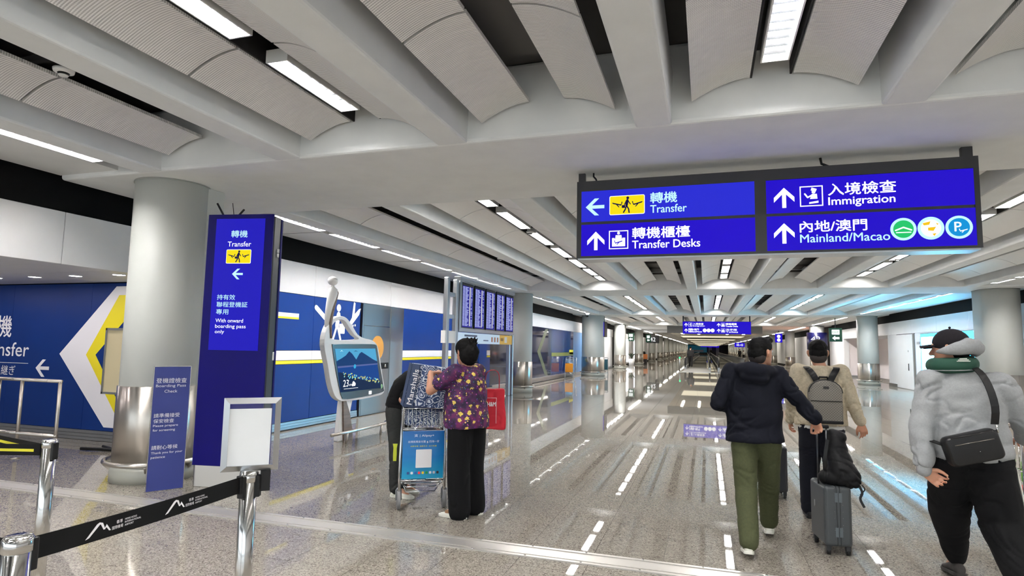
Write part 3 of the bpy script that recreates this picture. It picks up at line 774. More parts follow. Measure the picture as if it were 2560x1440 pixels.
# transfer totem
a10 = math.radians(10)
tt = thing('sign_totem', 'tall dark blue free-standing totem with a lit Transfer screen beside the left column', 'sign', mtx=Matrix.Translation((-5.2, 5.2, 0)) @ Matrix.Rotation(a10, 4, 'Z'))
M_tb = mat('totem_blue', (22, 20, 96), 0.3, em=0.10, emc=(20, 14, 110))
M_tbb = mat('totem_black', (24, 24, 26), 0.35)
TW, T0, T1 = 0.765, 0.235, 2.93
MB().box(0, TW, 0.0, 0.02, T0, T1).build('front_panel', mat('totem_front_blue', (14, 10, 90), 0.5, spec=.12), tt, bevel=0.004)
MB().box(0.01, TW+0.005, 0.02, 0.17, T0, T1-0.02).build('housing', M_tbb, tt, bevel=0.01)
MB().box(TW+0.0, TW+0.012, 0.155, 0.185, T0, T1-0.03).build('back_edge', mat('totem_front_blue'), tt)
MB().box(-0.02, TW+0.02, 0.06, 0.20, 0.0, T0).build('plinth', M_steel, tt, bevel=0.004)
MB().box(0.10, 0.67, -0.004, 0.0, 1.45, 2.88).build('screen', emis('totem_screen', (32, 26, 190), 1.0), tt)
MB().cyl(TW+0.008, 0.11, 2.52, 2.56, 0.016, 12).cyl(TW+0.008, 0.11, 2.47, 2.51, 0.014, 12).build('camera_lens', M_white, tt)
MB().box(TW+0.004, TW+0.009, 0.12, 0.15, 1.35, 1.44).build('asset_tag', M_white, tt)
MB().box(TW-0.004, TW+0.004, 0.03, 0.04, 1.38, 1.46).build('asset_tag', M_white, tt)
KT = FY(0.10, -0.004, 1.45)
sx = lambda f: f*0.57
sy = lambda f: f*1.43
text('轉機', M_sc, tt, 0.1, KT, sx(.325), sy(.855), width=sx(.335), height=0.078, bold=0.002)
text('Transfer', M_sw, tt, 0.1, KT, sx(.265), sy(.785), width=sx(.48), height=0.055, bold=0.0008)
transfer_badge(tt, KT, sx(.25), sy(.655), sx(.755), sy(.762), 0.003)
flat(arrow(sx(.50), sy(.575), 0.125, PI), M_sc, tt, KT, 'arrow')
for s_, y, w, h in (('持有效', .378, .37, .058), ('聯程登機証', .323, .63, .058), ('專用', .268, .25, .058), ('With onward', .208, .56, .040), ('boarding pass', .158, .62, .050), ('only', .118, .19, .048)):
    text(s_, M_sc if y > .25 else M_sw, tt, 0.1, KT, sx(.115), sy(y), width=sx(w), height=h, bold=0.001)
for p in ([(0.14, 0.08, T1-0.02), (0.05, 0.06, T1+0.14)], [(0.25, 0.08, T1-0.02), (0.235, 0.06, T1+0.14)], [(0.28, 0.08, T1-0.02), (0.40, 0.02, T1+0.055)]):
    MB().tube(p, 0.011 if p[0][0] != 0.25 else 0.004, 8).build('antenna', M_black, tt)

# boarding pass check board
bp0, bp1 = V((-5.443, 4.866, 0)), V((-5.26, 5.166, 0)); ub = (bp1-bp0).normalized()
KB = frame(bp0, ub, (0, 0, 1))
bs = thing('sign_board', 'slim blue Boarding Pass Check board standing in front of the left column', 'sign', mtx=Matrix.Translation(bp0) @ Matrix.Rotation(math.atan2(ub.y, ub.x), 4, 'Z'))
M_bpb = mat('board_blue', (50, 62, 132), 0.5)
MB().box(0, 0.351, 0, 0.012, 0.0, 1.275).build('board', M_bpb, bs)
b = MB()
for q in ((0, 0.351, 0, 0.006), (0, 0.351, 1.269, 1.275)): b.box(q[0], q[1], -0.003, 0.013, q[2], q[3])
for q in ((0, 0.006), (0.345, 0.351)): b.box(q[0], q[1], -0.003, 0.013, 0, 1.275)
b.build('edge_trim', M_chrome, bs)
MB().box(0.03, 0.32, 0.012, 0.22, 0.0, 0.008).box(0.15, 0.2, 0.012, 0.03, 0, 0.9).build('stand', M_alu, bs)
KQ = FY(0, -0.001, 0)
M_bt = mat('board_lettering', (250, 250, 255), 0.5)
for s_, x, y, w, h in (('登機證檢查', .028, 1.10, .285, .052), ('Boarding Pass', .028, 1.05, .28, .036), ('Check', .11, 1.0, .12, .030), ('請準備接受', .028, .745, .24, .044), ('保安檢查', .028, .69, .19, .042), ('Please prepare', .028, .645, .23, .030), ('for screening', .028, .60, .205, .030), ('請耐心等候', .028, .42, .24, .044), ('Thank you for your', .028, .37, .29, .030), ('patience', .028, .325, .13, .030)):
    text(s_, M_bt, bs, 0.1, KQ, x, y, width=w, height=h, bold=0.0006)

# ================= QUEUE BARRIERS =================
def stanchion(name, label, x, y, boxes=()):
    t = thing('stanchion', label, 'stanchion', (x, y, 0))
    MB().lathe([(0.17, 0), (0.17, 0.015), (0.15, 0.028), (0.036, 0.035)], 40).build('base', M_steel, t)
    MB().lathe([(0.034, 0.03), (0.034, 0.998), (0.030, 1.0), (0.0005, 1.0)], 32).build('post', M_chrome, t)
    MB().lathe([(0.0345, 0.955), (0.0375, 0.958), (0.0375, 0.992), (0.0345, 0.995)], 32).build('cap_ring', M_chrome, t)
    for a in boxes:
        MB().box(0.028, 0.05, -0.016, 0.016, 0.895, 0.985, Matrix.Rotation(a, 4, 'Z')).build('belt_socket', M_black, t, bevel=0.004)
    return t
A, B, Cc = V((-1.83, 1.24, 0)), V((-3.40, 2.42, 0)), V((-1.86, 2.17, 0))
angAC = math.atan2((Cc-A).y, (Cc-A).x)
stanchion('a', 'polished steel stanchion nearest the viewer, cut off at the lower left', A.x, A.y, (angAC, PI))
stanchion('b', 'polished steel stanchion further left holding the black and yellow belts', B.x, B.y, (PI, PI*0.9, 0.0))
stanchion('c', 'polished steel stanchion that carries the blank notice frame', Cc.x, Cc.y, (angAC+PI, 0.4))
M_belt = mat('belt_black', (7, 7, 8), 0.7, spec=.2)
def belt(name, label, p, q, z0=0.92, z1=0.985, m=None, group=None, sag=0.006):
    t = thing('barrier_belt', label, 'barrier belt', (0, 0, 0), group=group)
    d = (q-p); n = 14; b = MB(); nrm = V((-d.y, d.x, 0)).normalized()*0.0012
    rs = []
    for i in range(n+1):
        f = i/n; c = p+d*f; s = -sag*4*f*(1-f)
        rs.append([c+nrm+V((0, 0, z0+s)), c-nrm+V((0, 0, z0+s)), c-nrm+V((0, 0, z1+s)), c+nrm+V((0, 0, z1+s))])
    b.rings(rs, smooth=False).build('webbing', m or M_belt, t)
    return t
dAC = (Cc-A).normalized()
bt = belt('belt', 'black queue belt with white airport logo between the two nearest stanchions', A+dAC*0.045, Cc-dAC*0.045)
MB().box(-0.012, 0.012, -0.008, 0.008, 0.915, 0.99, Matrix.Translation(Cc-dAC*0.055)).build('belt_clip', M_black, bt, bevel=0.003)
# white marks on the belt (viewer sees the +x side)
for u0 in (0.20, 0.50):
    K = frame(A+dAC*u0+V((0.0016, 0, 0.932-0.004)), dAC, (0, 0, 1))
    sw = [[(0.0, 0.0), (0.012, 0.003), (0.045, 0.034), (0.056, 0.038), (0.045, 0.042), (0.036, 0.038)], [(0.045, 0.042), (0.056, 0.038), (0.066, 0.016), (0.060, 0.016)], [(0.062, 0.016), (0.070, 0.03), (0.086, 0.008), (0.080, 0.008), (0.070, 0.021)]]
    flat(sw, M_wv, bt, K, 'swoosh_logo', z=0.001, t=0.0008)
    text('香港', M_wv, bt, 0.02, K, 0.105, 0.022, width=0.022, height=0.011, z=0.001)
    text('國際機場', M_wv, bt, 0.02, K, 0.09, 0.006, width=0.04, height=0.011, z=0.001)
    for i, s_ in enumerate(('HONG KONG', 'INTERNATIONAL', 'AIRPORT')):
        text(s_, M_wv, bt, 0.01, K, 0.136, 0.026-0.0095*i, width=(0.045, 0.062, 0.034)[i], height=0.006, z=0.001)
belt('belt', 'black queue belt leaving the nearest stanchion to the left edge', A+V((-0.045, 0, 0)), A+V((-0.9, 0.12, 0)))
M_by = mat('belt_yellow_stripe', (206, 200, 40), 0.6)
def striped(label, p, q, z0, z1):
    t = belt('b', label, p, q, z0, z1, group='black and yellow belts at the far left')
    d = (q-p).normalized(); n = V((d.y, -d.x, 0)); L_ = (q-p).length
    K = frame(p+n*0.002+V((0, 0, z0-0.004)), d, (0, 0, 1))
    h = z1-z0; flat([[(0.02, h*0.38), (L_*0.98, h*0.38), (L_*0.98, h*0.62), (0.02, h*0.62)]], M_by, t, K, 'yellow_stripe', z=0.001, t=0.0008)
    return t
striped('lower black and yellow striped belt running left from the second stanchion', V((-5.0, 1.9, 0)), B+V((-0.04, -0.02, 0)), 0.915, 0.975)
striped('upper black and yellow striped belt behind the other one, second stanchion', V((-5.4, 2.9, 0)), B+V((-0.04, 0.02, 0)), 0.90, 0.965)
# notice frame on stanchion C
az = math.atan2(1.86, 2.17)
nf = thing('notice_frame', 'aluminium notice frame with a blank white sheet on top of the stanchion', 'sign', mtx=Matrix.Translation((Cc.x, Cc.y, 1.0)) @ Matrix.Rotation(az, 4, 'Z'))
fw, fh, bw = 0.228, 0.308, 0.024
b = MB()
o_ = [(-fw/2, 0), (fw/2, 0), (fw/2, fh), (-fw/2, fh)]; i_ = [(-fw/2+bw, bw), (fw/2-bw, bw), (fw/2-bw, fh-bw), (-fw/2+bw, fh-bw)]
for side in range(4):
    p = [o_[side], o_[(side+1) % 4], i_[(side+1) % 4], i_[side]]
    MB().add([(p[0][0], 0.0, p[0][1]), (p[1][0], 0.0, p[1][1]), (p[2][0], -0.012, p[2][1]), (p[3][0], -0.012, p[3][1]), (p[0][0], 0.012, p[0][1]), (p[1][0], 0.012, p[1][1]), (p[2][0], 0.006, p[2][1]), (p[3][0], 0.006, p[3][1])], [(0, 1, 2, 3), (7, 6, 5, 4), (0, 4, 5, 1), (3, 2, 6, 7), (0, 3, 7, 4), (1, 5, 6, 2)]).build('frame_side', M_alu, nf)
g_ = mat('clear_acrylic', (235, 240, 245), 0.05); g_.node_tree.nodes['Principled BSDF'].inputs['Alpha'].default_value = 0.04
MB().box(-fw/2+bw-0.004, fw/2-bw+0.004, -0.004, -0.002, bw-0.004, fh-bw+0.004).build('acrylic_pane', g_, nf)
MB().box(-fw/2+bw-0.006, fw/2-bw-0.014, 0.0, 0.002, bw-0.006, fh-bw-0.022).build('paper_sheet', mat('paper', (250, 252, 252), 0.6), nf)
MB().cyl(0, 0, -0.04, 0.004, 0.036, 24).build('mounting_collar', M_chrome, nf)
MB().box(0.045, 0.085, -0.01, 0.03, -0.085, 0.0).build('rear_clip', M_black, nf)
# recess barrier and framed poster stand behind the column
br = thing('rail_barrier', 'stainless steel rail barrier in front of the blue transfer mural', 'barrier', (0, 5.6, 0))
for x in (-8.88, -8.46, -7.78):
    MB().tube([(x, 0, 0.05), (x, 0, 1.0)], 0.021, 12).build('upright', M_steel, br)
    MB().cyl(x, 0, 0, 0.012, 0.055, 16).build('foot', M_steel, br)
for z in (1.0, 0.32): MB().tube([(-10.2, 0, z), (-7.76, 0, z)], 0.021, 12).build('rail', M_steel, br)
ps = thing('poster_stand', 'framed cream poster stand half hidden behind the left column', 'sign', (-7.75, 6.4, 0))
b = MB()
for q in ((-0.33, -0.30), (0.30, 0.33)): b.box(q[0], q[1], -0.015, 0.015, 0.78, 1.70)
for q in ((0.78, 0.81), (1.67, 1.70)): b.box(-0.33, 0.33, -0.015, 0.015, q[0], q[1])
b.build('frame', M_alu, ps)
MB().box(-0.30, 0.30, -0.004, 0.008, 0.81, 1.67).build('poster_sheet', mat('cream_poster', (222, 208, 168), 0.5), ps)
MB().cyl(0, 0.02, 0.02, 0.80, 0.018, 12).build('pole', M_alu, ps)
MB().tube([(-0.50, -0.10, 0.03), (0.4, 0.10, 0.03)], 0.022, 10).tube([(-0.42, 0.16, 0.03), (0.4, -0.12, 0.03)], 0.018, 10).build('foot', M_black, ps)

# ================= INFORMATION KIOSK (facing the corridor) =================
kx = -5.55
ki = thing('information_kiosk', 'white figure-shaped information kiosk with a landscape touch screen', 'kiosk', (kx, 8.65, 0))
KK = FX(0, -8.65, 0)
def smooth_poly(p, n=4):
    P = [V(q) for q in p]; out = []; N = len(P)
    for i in range(N):
        a, b_, c, d = P[i-1], P[i], P[(i+1) % N], P[(i+2) % N]
        for k in range(n):
            t = k/n; q = 0.5*((2*b_)+(-a+c)*t+(2*a-5*b_+4*c-d)*t*t+(-a+3*b_-3*c+d)*t**3); out.append((q.x, q.y))
    return out
outer = [(7.87, 1.6), (7.92, 1.76), (8.04, 1.9), (8.18, 1.96), (8.32, 1.975), (8.46, 1.94), (8.62, 1.83), (8.78, 1.70), (8.98, 1.64), (9.22, 1.61), (9.40, 1.54), (9.50, 1.38), (9.60, 1.10), (9.70, 0.86), (9.735, 0.74), (9.67, 0.66), (9.41, 0.635), (9.0, 0.62), (8.7, 0.62), (8.40, 0.635), (8.21, 0.73), (8.09, 0.92), (7.99, 1.2), (7.89, 1.45)]
hole = [(8.01, 1.69), (8.04, 1.80), (8.15, 1.89), (8.30, 1.92), (8.42, 1.885), (8.55, 1.78), (8.70, 1.68), (8.82, 1.625), (8.54, 1.60), (8.19, 1.60), (8.06, 1.62)]
def ring_plate(o, h, x0, x1, name, m, par):
    """plate with a hole in the y-z plane via bmesh triangle fill"""
    bm = bmesh.new()
    def loop(p, x): vs = [bm.verts.new((x, a-8.65, z)) for a, z in p]; return vs, [bm.edges.new((vs[i], vs[(i+1) % len(vs)])) for i in range(len(vs))]
    vo, eo = loop(o, x1); vh, eh = loop(h, x1)
    bmesh.ops.triangle_fill(bm, use_beauty=True, edges=eo+eh)
    geo = list(bm.faces); r = bmesh.ops.extrude_face_region(bm, geom=geo)
    bmesh.ops.translate(bm, verts=[g for g in r['geom'] if isinstance(g, bmesh.types.BMVert)], vec=(x0-x1, 0, 0))
    bmesh.ops.recalc_face_normals(bm, faces=bm.faces)
    me = bpy.data.meshes.new(name); bm.to_mesh(me); bm.free(); me.materials.append(m)
    return link(name, me, par, bevel=0.022, seg=3)
ring_plate(smooth_poly(outer, 3), smooth_poly(hole, 3), -0.045, 0.045, 'body_shell', mat('kiosk_white', (250, 250, 250), 0.35), ki)
bez = smooth_poly([(8.07, 1.49), (8.12, 1.525), (8.6, 1.535), (9.2, 1.54), (9.36, 1.525), (9.41, 1.46), (9.55, 1.1), (9.68, 0.77), (9.66, 0.70), (9.3, 0.67), (8.7, 0.655), (8.46, 0.665), (8.36, 0.73), (8.20, 1.1)], 2)
flat([bez], mat('kiosk_bezel', (58, 52, 50), 0.25), ki, KK, 'screen_bezel', z=0.056, t=0.012)
scr = [(8.13, 1.46), (9.335, 1.465), (9.575, 0.775), (8.345, 0.775)]
def sp(u, v):
    a = V(scr[3]).lerp(V(scr[2]), u); b_ = V(scr[0]).lerp(V(scr[1]), u); q = a.lerp(b_, v); return (q.x, q.y)
flat([[sp(0, 0), sp(1, 0), sp(1, 1), sp(0, 1)]], emis('kiosk_sea', (14, 70, 150), 0.9), ki, KK, 'screen', z=0.058)
flat([[sp(0, .70), sp(1, .66), sp(1, 1), sp(0, 1)]], emis('kiosk_sky', (86, 176, 222), 0.9), ki, KK, 'screen_sky', z=0.060)
flat([[sp(0, .60), sp(0, .72), sp(.12, .78), sp(.22, .84), sp(.32, .94), sp(.38, .88), sp(.46, .74), sp(.56, .88), sp(.62, .92), sp(.74, .84), sp(.88, .74), sp(1, .68), sp(1, .60)]], emis('kiosk_mountain', (16, 62, 120), 0.9), ki, KK, 'screen_mountain', z=0.062)
flat([[sp(0, .56), sp(1, .60), sp(1, .63), sp(0, .60)]], emis('kiosk_city', (96, 110, 170), 0.9), ki, KK, 'screen_city', z=0.063)
flat([[sp(0, .0), sp(1, .0), sp(1, .20), sp(.5, .26), sp(.05, .46), sp(0, .46)]], emis('kiosk_land', (16, 44, 84), 0.8), ki, KK, 'screen_land', z=0.063)
random.seed(3); q = []
for i in range(70):
    u = random.uniform(.1, .98); v = .44-.28*u+random.uniform(-.06, .06); r = random.uniform(.006, .016); c = sp(u, v); q.append(disc(c[0], c[1], r, 6))
flat(q[:40], emis('kiosk_lamp_yellow', (220, 220, 120), 1.0), ki, KK, 'screen_glints', z=0.065, kind='stuff')
flat(q[40:], emis('kiosk_lamp_cyan', (120, 220, 240), 1.0), ki, KK, 'screen_glimmer', z=0.065, kind='stuff')
flat([disc(*sp(.40, .58), 0.035, 24)], emis('kiosk_glow', (60, 180, 230), 0.9), ki, KK, 'screen_glow', z=0.064)
flat([[sp(.10, .93), sp(.14, .97), sp(.17, .93), sp(.14, .95)]], M_sc, ki, KK, 'logo_swoosh', z=0.066)
flat([[sp(.42, .93), sp(.47, .955), sp(.53, .93), sp(.47, .94)]], M_sn, ki, KK, 'screen_aeroplane', z=0.066)
text('23', M_sw, ki, 0.2, KK, sp(.055, .12)[0], sp(.055, .12)[1]-0.0, width=0.15, height=0.11, z=0.067)
text('°', M_sw, ki, 0.2, KK, sp(.19, .24)[0], sp(.19, .24)[1], width=0.02, height=0.02, z=0.067)
text('87%', M_sw, ki, 0.2, KK, sp(.20, .13)[0], sp(.20, .13)[1], width=0.08, height=0.03, z=0.067)
flat([disc(*sp(.31, .19), 0.03, 14), disc(*sp(.33, .16), 0.03, 14), disc(*sp(.29, .15), 0.025, 14)], M_sw, ki, KK, 'weather_icon', z=0.067)
flat(stroke([sp(.07, .07), sp(.40, .07)], 0.006), M_sw, ki, KK, 'screen_rule', z=0.067)
flat([rrect(9.18, 0.685, 9.27, 0.745, 0.01)], M_sw, ki, KK, 'scanner_window', z=0.060)
flat([disc(9.60, 0.80, 0.04, 18)], mat('green_sticker', (150, 200, 150), 0.4), ki, KK, 'round_sticker', z=0.060)
# leg: white post with a wooden face
MB().prism([(-0.27, 0), (-0.20, 0.66), (0.12, 0.66), (0.06, 0.45), (0.05, 0.2), (0.09, 0)], -0.07, 0.02, frame((0, 0, 0), (0, 1, 0), (0, 0, 1))).build('leg', mat('kiosk_white'), ki, bevel=0.02)
M_wood = noisy(mat('taupe_wood', (120, 104, 92), 0.4), 4, 0.2, sc=(1, 1, 8))
MB().prism([(-0.14, 0), (-0.21, 0.63), (-0.12, 0.63), (0.0, 0.42), (0.08, 0.18), (0.12, 0)], 0.02, 0.05, frame((0, 0, 0), (0, 1, 0), (0, 0, 1))).build('leg_inlay', M_wood, ki, bevel=0.006)
# figure above
yo = 8.65
MB().rings([[V((0.02*math.cos(t)*w*30*0.03+0, cy-yo+w*math.cos(t), z)) if False else V((0.045*math.sin(t)*(w/0.06), cy-yo+w*math.cos(t), z)) for t in [2*PI*k/16 for k in range(16)]] for z, cy, w in ((1.60, 8.05, .035), (1.80, 7.985, .05), (1.95, 7.985, .055), (2.10, 8.02, .07), (2.22, 8.06, .085), (2.32, 8.085, .095), (2.385, 8.09, .085), (2.42, 8.085, .035), (2.45, 8.083, .02))]).build('torso', mat('kiosk_white'), ki)
MB().rings([[V((0.05+0.01*math.sin(t), cy-yo+w*math.cos(t), z)) for t in [2*PI*k/12 for k in range(12)]] for z, cy, w in ((1.62, 8.03, .02), (1.85, 8.0, .035), (2.05, 8.05, .03), (2.2, 8.10, .035), (2.33, 8.13, .045), (2.36, 8.13, .02))]).build('torso_inlay', M_wood, ki)
MB().ball((0, 8.075-yo, 2.515), (0.075, 0.092, 0.072), 20, 12).build('head', mat('kiosk_white'), ki)
rl = [(0.18, 7.96-yo, 0.165), (0.20, 8.1-yo, 0.17), (0.22, 8.34-yo, 0.17), (0.22, 9.0-yo, 0.17), (0.22, 9.45-yo, 0.175), (0.19, 9.66-yo, 0.18), (0.10, 9.72-yo, 0.18)]
MB().tube(rl, 0.024, 12).build('foot_rail', M_steel, ki)
for y in (8.33, 9.38): MB().tube([(0.22, y-yo, 0.16), (0.20, y-yo, 0.0)], 0.02, 10).build('rail_leg', M_steel, ki)

# ================= FLIGHT INFORMATION BOARD =================
fb = thing('flight_information_board', 'flight information board with five blue screens in a tall aluminium frame', 'display board', (-6.0, 0, 0))
for y in (13.45, 14.0): MB().box(-0.06, 0.06, y-0.07, y+0.07, 0, 3.2).build('post', M_alu, fb, bevel=0.02)
for y in (18.35, 18.68): MB().box(-0.06, 0.06, y-0.05, y+0.05, 0, 1.95).build('post', M_alu, fb, bevel=0.015)
MB().box(-0.12, 0.02, 14.15, 18.76, 1.90, 3.30).build('cabinet', M_alu, fb, bevel=0.01)
b = MB().box(0.02, 0.06, 14.15, 18.76, 3.20, 3.30).box(0.02, 0.06, 14.15, 18.76, 1.90, 1.97)
b.build('frame_rail', M_alu, fb, bevel=0.008)
MB().box(0.02, 0.05, 14.15, 14.42, 1.97, 3.2).build('frame_side', M_alu, fb)
for z in (2.2, 2.75): MB().box(-0.02, 0.02, 13.4, 14.2, z, z+0.1).build('cross_arm', M_alu, fb)
M_fs = emis('board_screen_blue', (44, 40, 150), 0.9); M_fr = emis('board_rows', (186, 196, 246), 1.0); M_fg = emis('board_gate_column', (244, 244, 230), 1.0)
sw_, gp = 0.80, 0.905
for i in range(5):
    y0 = 14.30+i*gp*0.985
    s_ = MB().box(0.04, 0.058, y0, y0+sw_-0.06, 2.0, 3.17).build('screen', M_black, fb)
    MB().box(0.058, 0.060, y0+0.02, y0+sw_-0.08, 2.02, 3.09).build('screen_face', M_fs, s_)
    b = MB(); g = MB(); rr_ = random.Random(i)
    for k in range(33):
        z = 3.05-k*0.031
        x = y0+0.03; b.box(0.060, 0.0612, x, x+0.13, z, z+0.017); b.box(0.060, 0.0612, x+0.16, x+0.16+rr_.uniform(.10, .26), z, z+0.017)
        if rr_.random() > .25: b.box(0.060, 0.0612, x+0.56, x+0.56+rr_.uniform(.04, .1), z, z+0.017)
        g.box(0.060, 0.0612, x+0.46, x+0.51, z-0.004, z+0.026)
    b.build('lettering', M_fr, s_, kind='stuff'); g.build('gate_column', M_fg, s_, kind='stuff')
MB().box(-0.06, 0.05, 13.30, 13.38+0.7, 1.60, 1.90).build('banner_end', M_white, fb)
MB().box(-0.05, 0.06, 14.08, 17.3, 1.60, 1.88).build('banner', mat('banner_pale_blue', (196, 216, 236), 0.4, em=0.25, emc=(200, 220, 240)), fb)
MB().box(-0.05, 0.062, 17.3, 18.5, 1.60, 1.88).build('banner_yellow', mat('banner_ochre', (214, 172, 66), 0.4, em=0.1), fb)
b = MB().box(0.062, 0.064, 14.5, 15.4, 1.78, 1.83).box(0.062, 0.064, 15.9, 16.3, 1.68, 1.71); b.build('banner_lettering', mat('banner_print', (70, 84, 110), 0.5), fb)
b = MB()
for y, c_ in ((16.55, 0), (16.8, 0), (17.05, 0)): b.box(0.062, 0.064, y, y+0.12, 1.66, 1.80)
b.build('product_picture', mat('product_brown', (176, 120, 90), 0.5), fb)
MB().box(0.063, 0.065, 17.75, 18.0, 1.65, 1.83).build('white_card', M_white, fb)
MB().box(0.063, 0.065, 17.38, 17.65, 1.70, 1.79).build('banner_lettering', mat('ochre_print', (150, 110, 30), 0.5), fb)
MB().box(-0.9, -0.86, 18.0, 18.7, 0, 1.6).build('return_panel', M_blue, fb)

# ================= LIGHTBOX ON THE RIGHT WALL =================
lb = thing('lightbox', 'large glowing cyan and white advertising screen on the right wall behind the hooded man', 'advertising screen', (XR, 26.08, 0.73))
MB().box(-0.02, 0.06, -2.75, 2.75, -0.03, 1.66).build('frame', M_alu, lb)
M_lbc = emis('lightbox_cyan', (30, 176, 255), 20.0); M_lbw = emis('lightbox_white', (120, 222, 255), 16.0)
MB().box(-0.03, -0.02, -2.68, 2.68, 0.0, 1.62).build('screen', M_lbc, lb)
flat([[(-2.6, 0.05), (2.4, 0.05), (2.5, 0.4), (1.2, 1.0), (0.3, 1.15), (-0.8, 1.5), (-2.6, 1.5)]], M_lbw, lb, FXn(-0.03, 0, 0), 'screen_cloud', z=0.004)

# ================= SMALL SIGNS =================
def exit_sign(x, y, z, label, face=-1, w=0.55, h=0.55):
    t = thing('exit_sign', label, 'exit sign', (x, y, z))
    MB().box(-w/2, w/2, 0, 0.12, 0, h).build('housing', mat('exit_green_dark', (6, 44, 30), 0.5, em=0.5, emc=(8, 70, 44)), t)
    MB().box(-0.02, 0.02, 0.04, 0.08, h, (RZ if y < 49 else 3.43)-z).build('hanger_rod', M_black, t)
    KE = FY(0, 0, 0)
    flat([rrect(-w*.3, h*.52, w*.3, h*.88, 0.02)], M_sw, t, KE, 'exit_panel')
    text('EXIT', mat('exit_letter_green', (10, 120, 60), 0.5, em=0.6, emc=(10, 120, 60)), t, 0.1, KE, -w*.24, h*.60, width=w*.48, height=h*.18, z=0.005)
    flat([[(-w*.28, h*.26), (-w*.04, h*.44), (-w*.04, h*.34), (w*.28, h*.34), (w*.28, h*.18), (-w*.04, h*.18), (-w*.04, h*.08)]], M_sw, t, KE, 'arrow')
    return t
exit_sign(6.58, 36.0, 2.12, 'green exit sign right of the backpacker, in front of the white opening', w=0.62, h=0.72)
exit_sign(-6.85, 58.5, 2.25, 'small green exit sign beside the fifth left column', w=0.62, h=0.78)
exit_sign(-5.75, 64.5, 2.25, 'small green exit sign behind the fifth left column', w=0.5, h=0.78)
g4 = thing('gate_sign', 'round dark blue 42 collar sign wrapped around the right column', 'sign', (7.5, 47.6, 0))
MB().lathe([(0.62, 1.70), (0.66, 1.72), (0.66, 2.90), (0.62, 2.92), (0.46, 2.92)], 40).build('collar', mat('collar_navy', (16, 16, 60), 0.3, em=0.15, emc=(16, 16, 90)), g4)
text('42', M_sw, g4, 0.4, FY(0, -0.665, 0), -0.5, 2.28, width=0.62, height=0.36, z=0.01)
g5 = thing('gate_sign', 'black hanging 42 gate sign on the left near the lit shop', 'sign', (-5.75, 70, 2.2))
MB().box(-0.7, 0.7, 0, 0.15, 0, 0.85).build('housing', M_black, g5); MB().box(-0.03, 0.03, 0.05, 0.1, 0.85, 1.23).build('hanger_rod', M_black, g5)
text('42', M_sw, g5, 0.4, FY(0, 0, 0), -0.3, 0.2, width=0.6, height=0.45, z=0.01)
g6 = thing('gate_sign', 'small blue screen hanging right of the thick left column', 'sign', (-5.62, 34.6, 2.18))
MB().box(-0.16, 0.16, -0.5, 0.5, 0, 0.86).build('housing', M_black, g6); MB().box(-0.03, 0.03, -0.45, -0.4, 0.86, RZ-2.18).box(-0.03, 0.03, 0.4, 0.45, 0.86, RZ-2.18).build('hanger_rod', M_black, g6)
MB().box(-0.12, 0.14, -0.505, -0.5, 0.04, 0.82).build('screen', emis('small_screen', (70, 60, 210), 0.8), g6)
text('←', M_sw, g6, 0.2, FY(0, -0.505, 0), -0.08, 0.46, width=0.18, height=0.14, z=0.004)
g7 = thing('gate_sign', 'small blue hanging sign far down the corridor on the right', 'sign', (6.0, 122, 2.2)); MB().box(-0.9, 0.9, 0, 0.15, 0, 0.8).build('housing', M_sb, g7); text('40-43', M_sw, g7, 0.3, FY(0, 0, 0), -0.6, 0.2, width=1.2, height=0.4, z=0.02)
MB().box(-0.03, 0.03, 0.05, 0.1, 0.8, 3.43-2.2).build('hanger_rod', M_black, g7)
g8 = thing('gate_sign', 'small black 41 sign far down the corridor beside the right columns', 'sign', (7.0, 108, 2.0)); MB().box(-0.5, 0.5, 0, 0.15, 0, 0.9).build('housing', M_black, g8); text('41', M_sw, g8, 0.3, FY(0, 0, 0), -0.25, 0.15, width=0.5, height=0.4, z=0.02)
MB().box(-0.03, 0.03, 0.05, 0.1, 0.9, 3.43-2.0).build('hanger_rod', M_black, g8)
g9 = thing('gate_sign', 'small white and navy hanging sign left of the round 42 collar', 'sign', (6.3, 60.0, 2.35)); MB().box(-0.3, 0.3, 0, 0.15, 0, 0.8).build('housing', M_sb, g9); flat([disc(0, 0.55, 0.15, 14), disc(0, 0.22, 0.15, 14)], M_sw, g9, FY(0, 0, 0), 'mark', z=0.01)
MB().box(-0.03, 0.03, 0.05, 0.1, 0.8, 3.43-2.35).build('hanger_rod', M_black, g9)
# smoke detectors, dome camera
def detector(x, y, z, label):
    t = thing('smoke_detector', label, 'smoke detector', (x, y, z))
    MB().lathe([(0.0005, -0.055), (0.03, -0.055), (0.036, -0.045)], 24).build('sensor_tip', M_white, t)
    MB().lathe([(0.036, -0.045), (0.042, -0.03), (0.038, -0.028)], 24).build('vent', M_black, t)
    MB().lathe([(0.045, -0.03), (0.07, -0.022), (0.075, 0.0), (0.0005, 0.0)], 28).build('base', M_white, t)
    MB().cyl(0, 0, 0.0, 0.3, 0.01, 8).build('mounting_rod', M_white, t)
detector(-4.81, 3.27, 3.66, 'white smoke detector in the dark slot of the nearest bay, upper left')
detector(-4.72, 13.66, 3.66, 'small white smoke detector in the dark slot above the departures screens')
detector(-3.07, 10.55, 3.66, 'white round detector between the left vault strip lights')
detector(4.07, 15.3, 3.66, 'white round detector between the right vault strip lights')
dc = thing('dome_camera', 'black dome camera below the ceiling by the thick left column', 'camera', (-6.18, 32.6, RZ-0.02))
MB().lathe([(0.12, 0.06), (0.13, 0.0), (0.10, -0.04)], 20).build('housing', M_white, dc)
MB().ball((0, 0, -0.04), 0.1, 16, 10).build('dome', mat('dome_black', (10, 10, 12), 0.1), dc)

